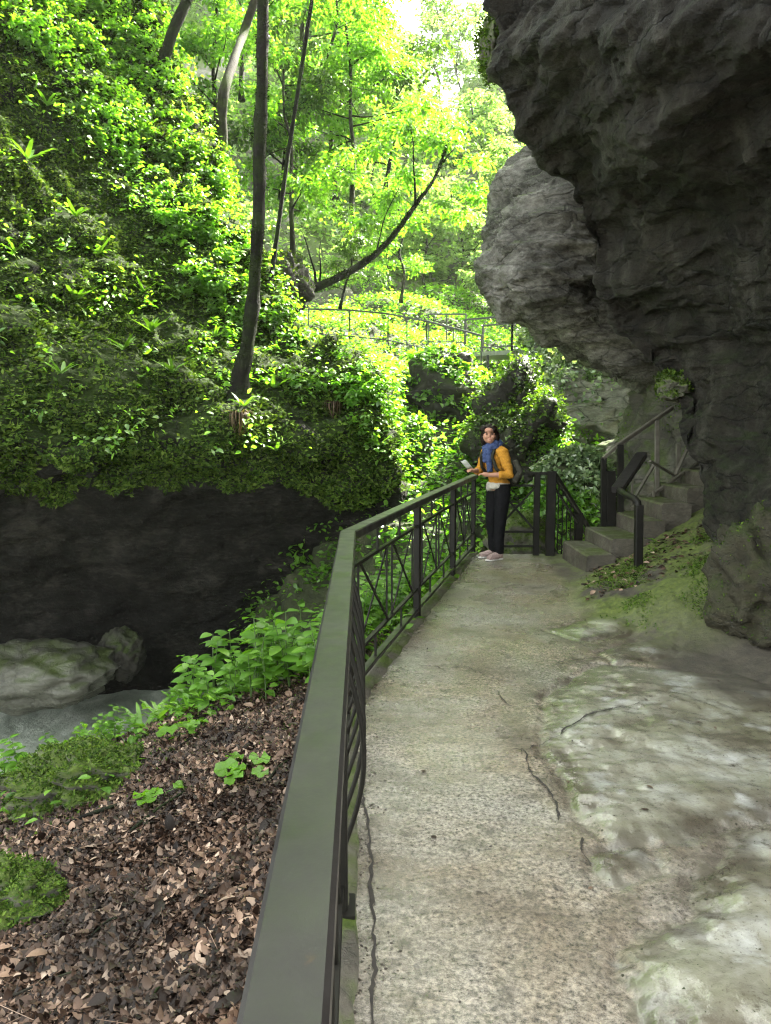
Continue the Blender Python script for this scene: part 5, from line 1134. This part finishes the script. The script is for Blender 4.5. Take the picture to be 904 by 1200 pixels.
m, nt = mat('grey_platform_metal'); finish(nt, (.07, .072, .07), .55); M_PLAT = m
def rail_run(pts, hgt, root, step, meshed, m_=M_PLAT, r=.028):
    for a, b in zip(pts[:-1], pts[1:]):
        L = np.linalg.norm(b-a); k = max(1, round(L/step)); up_ = np.array([0, 0, hgt])
        child(MB().bar(a+up_, b+up_, .05, .05), 'top_rail', m_, root); child(MB().bar(a+up_*.12, b+up_*.12, .035, .035), 'lower_rail', m_, root)
        for i in range(k+1): q = a+(b-a)*i/k; child(MB().bar(q-np.array([0, 0, .05]), q+up_, r*2, r*2), 'post', m_, root)
        if meshed:
            mb = MB()
            for i in range(1, int(L/.12)): q = a+(b-a)*i*.12/L; mb.bar(q+up_*.12, q+up_, .006, .006)
            for z in np.linspace(.25, .9, 6): mb.bar(a+up_*z, b+up_*z, .006, .006)
            child(mb, 'wire_panel', M_WIRE, root)
rail_run([pa, pb_, pc, pd], .92, plat, 1.0, True)
for q in (pa, pb_, pc, (pa+pb_)/2): child(MB().bar(q-np.array([0, 0, 1.6]), q-np.array([0, 0, .1]), .07, .07), 'support', M_WIRE, plat)
wr = thing('walkway_railing', 'thin metal railing of the walkway leading left from the distant platform', 'railing', tuple(P(450, 402, 22.5)))
rail_run([np.array(P(*q)) for q in ((362, 396, 23.5), (410, 398, 23), (455, 403, 22.5), (500, 413, 21.6), (564, 432, 20.4))], .85, wr, .95, False, M_WIRE, .018)
rail_run([np.array(P(*q)) for q in ((502, 404, 23.5), (546, 406, 22.3))], .9, wr, .8, False, M_PLAT, .02)

# ------------------------------------------------------------ the woman at the railing
PB = G(579, 655, 0.0); fw = np.array([-.88, -.475, 0]); fw /= np.linalg.norm(fw); lf = np.array([-fw[1], fw[0], 0]); upv = np.array([0, 0, 1.])
LOC = lambda f, l, z: fw*f+lf*l+upv*z
def solid(tubes, blobs, voxel, name, m_, parent, noise_amp=0, ns=20, smooth_it=2):
    mb = MB()
    for pts, rad in tubes: mb.tube([tuple(LOC(*q)) for q in pts], rad, 14)
    for c, r, tilt in blobs:
        V, Fc = ico(3); V = V*np.array(r); a = tilt; ca, sa = math.cos(a), math.sin(a); V = V@np.array([[1, 0, 0], [0, ca, sa], [0, -sa, ca]])
        W = np.array([LOC(*q) for q in V])+LOC(*c); mb.add([tuple(w) for w in W], [tuple(f) for f in Fc])
    o = mb.build(name, m_); mo = o.modifiers.new('r', 'REMESH'); mo.mode = 'VOXEL'; mo.voxel_size = voxel
    s = o.modifiers.new('s', 'SMOOTH'); s.factor = .5; s.iterations = smooth_it
    bpy.context.view_layer.update(); ev_ = o.evaluated_get(bpy.context.evaluated_depsgraph_get()); me = bpy.data.meshes.new_from_object(ev_); o.modifiers.clear(); o.data = me; me.name = name
    if noise_amp:
        n = len(me.vertices); co = np.empty(n*3, np.float32); me.vertices.foreach_get('co', co); nn = np.empty(n*3, np.float32); me.vertices.foreach_get('normal', nn)
        co = co.reshape(-1, 3); nn = nn.reshape(-1, 3); co = co+nn*(noise_amp*ridge(co.astype(float)*np.array([1, 1, 2.0])*ns, 2, 77))[:, None].astype(np.float32); me.vertices.foreach_set('co', co.ravel())
    me.polygons.foreach_set('use_smooth', np.ones(len(me.polygons), bool))
    if parent: o.parent = parent
    return o
def flat_mat(name, c, rough=.8, sc=60, var=.25, spec=.12):
    m, nt = mat(name); a = tuple(x*(1-var) for x in c); b = tuple(x*(1+var) for x in c)
    finish(nt, ramp(nt, noise(nt, sc, 4, .6), [(.3, a), (.7, b)]), rough, noise(nt, sc*2, 3), .2, .002, spec); return m
M_SKIN = flat_mat('skin', (.36, .19, .13), .5, 20, .08); M_JACK = flat_mat('mustard_knit', (.36, .17, .022)); M_TROU = flat_mat('black_denim', (.005, .005, .006)); M_SHIRT = flat_mat('white_shirt', (.38, .355, .31))
M_SCARF = flat_mat('blue_scarf', (.035, .052, .12), .85, 40, .35); M_HAIR = flat_mat('dark_brown_hair', (.009, .005, .0035), .4, 90, .4); M_SHOE = flat_mat('pale_pink_shoe', (.33, .24, .22), .7, 60, .35); M_SOLE = flat_mat('white_sole', (.6, .58, .55), .6)
M_PACK = flat_mat('olive_grey_pack', (.022, .022, .016), .75); M_PACKL = flat_mat('pack_light_panel', (.075, .072, .058), .7); M_PAPER = flat_mat('leaflet_paper', (.42, .43, .40), .6, 30, .15); M_EYE = flat_mat('dark_eye', (.012, .009, .008), .3); M_LIP = flat_mat('lips', (.30, .10, .09), .45)
hx = (.10, .005)                            # head centre: forward, left
HC = (.115, .03, 1.535)
def arm(s, elbow, wrist):                   # shoulder to wrist
    return [((.02, s*.155, 1.335), (.015, s*.185, 1.30), tuple(np.array([.015, s*.185, 1.30])*.45+np.array(elbow)*.55), elbow, tuple(np.array(elbow)*.5+np.array(wrist)*.5), wrist), [.052, .050, .042, .038, .034, .024]]
EL, WL = (-.03, .255, 1.055), (.20, .16, 1.055); ER, WR_ = (.06, -.235, 1.08), (.27, -.06, 1.10)
def hand(w, d, curl, thumb_side):
    """palm and five fingers of different lengths, curled round what is held"""
    w = np.array(w); d = np.array(d); d = d/np.linalg.norm(d); side = np.cross(d, upv); side /= np.linalg.norm(side); dn_ = -np.cross(side, d); T = []
    T.append(([tuple(w), tuple(w+d*.04), tuple(w+d*.08)], [.022, .030, .028])); 
    for k, (o, L) in enumerate(((-.026, .058), (-.009, .070), (.009, .066), (.026, .052))):
        b = w+d*.075+side*o; p1 = b+d*L*.45; a1 = curl; d2 = d*math.cos(a1)-np.array([0, 0, 1.])*math.sin(a1); p2 = p1+d2*L*.32; d3 = d*math.cos(a1*1.9)-np.array([0, 0, 1.])*math.sin(a1*1.9); p3 = p2+d3*L*.28
        T.append(([tuple(b-d*.02), tuple(b), tuple(p1), tuple(p2), tuple(p3)], [.010, .0095, .009, .0085, .0065]))
    b = w+d*.03+side*thumb_side*.026; p1 = b+(d*.6+side*thumb_side*.7)*.032; p2 = p1+(d*.95)*.028; T.append(([tuple(w+d*.02), tuple(b), tuple(p1), tuple(p2)], [.013, .012, .010, .007])); return T
HL = hand(WL, (.75, -.55, .12), .55, 1); HRn = hand(WR_, (.85, .30, .12), .75, -1)
body_t = [arm(1, EL, WL), arm(-1, ER, WR_)]+HL+HRn
body_t += [([(-.06, 0, .86), (-.055, 0, .98), (-.02, 0, 1.12), (.015, 0, 1.26), (.03, 0, 1.36)], [.125, .105, .11, .115, .085]), ([(.03, 0, 1.33), (.055, .008, 1.42), (.095, .022, 1.50)], [.06, .047, .046])]
for s, f0, lk in ((1, .05, .10), (-1, .00, .085)): body_t.append(([(-.055, s*.075, .90), (-.045, s*.085, .80), (-.01, s*lk, .47), (f0-.045, s*lk, .28), (f0-.055, s*lk, .08)], [.085, .082, .056, .050, .036])); body_t.append(([(f0-.06, s*lk, .05), (f0+.11, s*lk*1.25, .035)], [.035, .026]))
# the head turns towards the camera (her left) and tilts
fd = np.array([.60, .80, 0]); sd = np.array([.80, -.60, 0])          # face direction and its side, in (forward, left)
H = lambda a, b, c: tuple(np.array(HC)+fd*a+sd*b*math.cos(.12)+np.array([0, 0, c])+sd*c*.16)
head_b = [(HC, (.088, .082, .108), 0.0), (H(.035, 0, -.055), (.05, .05, .052), 0), (H(.092, 0, -.012), (.014, .012, .020), 0), (H(.088, 0, .0), (.009, .009, .03), 0), (H(.055, 0, .05), (.05, .055, .035), 0), (H(-.005, .085, -.005), (.012, .012, .03), 0), (H(-.005, -.085, -.005), (.012, .012, .03), 0), (H(.072, 0, -.068), (.018, .022, .015), 0), (H(.06, .038, -.025), (.026, .026, .026), 0), (H(.06, -.038, -.025), (.026, .026, .026), 0)]
w = solid(body_t, head_b, .0065, 'person', M_SKIN, None, smooth_it=3); w.location = PB
tag(w, 'dark-haired woman in mustard cardigan and blue scarf leaning on the railing', 'person')
solid([([(-.065, 0, .905), (-.06, 0, 1.0), (-.02, 0, 1.12), (.015, 0, 1.26), (.028, 0, 1.35)], [.137, .122, .124, .128, .09]), *[([(.015, s*.10, 1.335), (.015, s*.165, 1.325), tuple(np.array([.015, s*.185, 1.30])*.45+np.array(e)*.55), e, tuple(np.array(e)*.45+np.array(v)*.55)], [.07, .066, .058, .055, .046]) for s, e, v in ((1, EL, WL), (-1, ER, WR_))]], [((.0, 0, 1.30), (.10, .17, .07), 0)], .010, 'cardigan', M_JACK, w, .006, 9)
tr = [([(-.065, 0, .97), (-.06, 0, .88)], [.122, .128])]
for s, f0, lk in ((1, .05, .10), (-1, .00, .085)): tr.append(([(-.06, s*.068, .92), (-.05, s*.085, .78), (-.012, s*lk, .47), (f0-.045, s*lk, .26), (f0-.05, s*lk, .085)], [.10, .098, .070, .062, .058]))
solid(tr, [((-.11, .05, .90), (.07, .08, .09), 0)], .010, 'trousers', M_TROU, w, .004, 10)
solid([([(-.055, 0, .94), (-.05, .0, .89), (-.04, .01, .845)], [.142, .146, .138])], [], .010, 'shirt_hem', M_SHIRT, w, .008, 14)
solid([([tuple(np.array([.05, .012, 1.395+.02*k])+np.array([math.cos(a)*(.105-.016*k), math.sin(a)*(.095-.014*k), .028*math.cos(a+.6*k)*-1])) for a in np.linspace(0, 2*math.pi, 18)], [.027-.003*k]*18) for k in range(3)]+[([(.14, .055, 1.37), (.15, .07, 1.28), (.145, .08, 1.17), (.14, .085, 1.09)], [.036, .038, .034, .03]), ([(.14, .0, 1.37), (.16, .01, 1.29), (.165, .02, 1.2)], [.032, .034, .026])], [], .009, 'scarf', M_SCARF, w, .007, 16)
hb_ = [(H(-.022, 0, .022), (.098, .098, .108), 0), (H(-.045, .0, -.05), (.07, .085, .085), 0), (H(-.01, .078, -.04), (.042, .034, .085), 0), (H(-.01, -.078, -.04), (.042, .034, .085), 0), (H(.015, .06, .07), (.05, .05, .04), 0), (H(.015, -.055, .07), (.05, .05, .04), 0)]
solid([], hb_, .008, 'hair', M_HAIR, w, .005, 26)
for s in (1, -1):
    solid([], [(H(.084, s*.033, .008), (.011, .016, .008), 0)], .003, 'eye', M_EYE, w); solid([], [(H(.088, s*.034, .026), (.006, .018, .004), 0)], .003, 'eyebrow', M_HAIR, w)
solid([], [(H(.091, 0, -.05), (.006, .022, .007), 0)], .003, 'mouth', M_LIP, w)
for s, f0, lk in ((1, .05, .10), (-1, .00, .085)):
    sh = solid([([(f0-.09, s*lk, .06), (f0-.03, s*lk, .062), (f0+.05, s*lk*1.15, .05), (f0+.13, s*lk*1.3, .036)], [.04, .048, .042, .033]), ([(f0-.06, s*lk, .06), (f0-.055, s*lk, .115)], [.045, .046])], [], .007, 'shoe', M_SHOE, w, .002, 20)
    so = solid([], [((f0-.05, s*lk, .016), (.065, .042, .016), 0), ((f0+.09, s*lk*1.22, .015), (.082, .044, .015), 0), ((f0+.02, s*lk*1.1, .015), (.08, .036, .014), 0)], .006, 'sole', M_SOLE, sh)
# backpack worn on her back, and the leaflet in her hand
bp = solid([([(-.225, -.03, .93), (-.245, -.03, 1.05), (-.23, -.03, 1.20), (-.185, -.03, 1.335)], [.115, .135, .13, .075])], [((-.22, .05, 1.08), (.12, .10, .17), 0), ((-.22, -.10, 1.08), (.12, .10, .17), 0)], .010, 'backpack', M_PACK, None, .005, 9); bp.location = PB
tag(bp, 'olive grey rucksack with a paler front panel on the woman\'s back', 'backpack')
solid([([(-.315, -.02, .97), (-.345, -.02, 1.06), (-.325, -.02, 1.16)], [.07, .085, .06])], [], .010, 'front_panel', M_PACKL, bp, .004, 12)
solid([([(-.19, .10, .96), (-.26, .13, 1.08), (-.20, .12, 1.22)], [.05, .05, .035])], [], .010, 'side_pocket', M_PACKL, bp, .004, 12)
for s in (1, -1): solid([([(-.14, s*.10, 1.36), (-.03, s*.105, 1.415), (.08, s*.10, 1.385), (.135, s*.115, 1.27), (.09, s*.15, 1.12), (-.06, s*.155, 1.02), (-.16, s*.12, .98)], [.022]*7)], [], .008, 'strap', M_PACK, bp)
ha = np.array([.37, .0, 1.085]); lv = []
for i in range(5):
    for j in range(4): lv.append(LOC(*(ha+np.array([.10*(j/3)-.01, .05-.13*(i/4), .04+.10*(j/3)+.012*math.sin(i*1.4)]))))
pp = link_mesh('leaflet', lv, grid_faces(5, 4), M_PAPER); sd_ = pp.modifiers.new('t', 'SOLIDIFY'); sd_.thickness = .003; pp.location = PB; tag(pp, 'folded grey leaflet held in the woman\'s hand over the railing', 'leaflet')

# ------------------------------------------------------------ air
def add_haze(dens):
    V = [(x, y, z) for x in (-125, 125) for y in (-45, 135) for z in (-5, 130)]
    Fc = [(0, 1, 3, 2), (4, 6, 7, 5), (0, 4, 5, 1), (2, 3, 7, 6), (0, 2, 6, 4), (1, 5, 7, 3)]
    m, nt = mat('pale_air'); v = nd(nt, 'ShaderNodeVolumePrincipled'); o = nd(nt, 'ShaderNodeOutputMaterial')
    v.inputs['Color'].default_value = (.97, 1, .95, 1); v.inputs['Density'].default_value = dens; v.inputs['Anisotropy'].default_value = HAZE_G
    nt.links.new(v.outputs[0], o.inputs['Volume'])
    h = link_mesh('haze', V, Fc, m, smooth=False); stuff(h, 'bright hazy air filling the gorge', 'haze'); h.display_type = 'WIRE'
cy.volume_bounces = 1
HAZE_G = .4
add_haze(.0003)
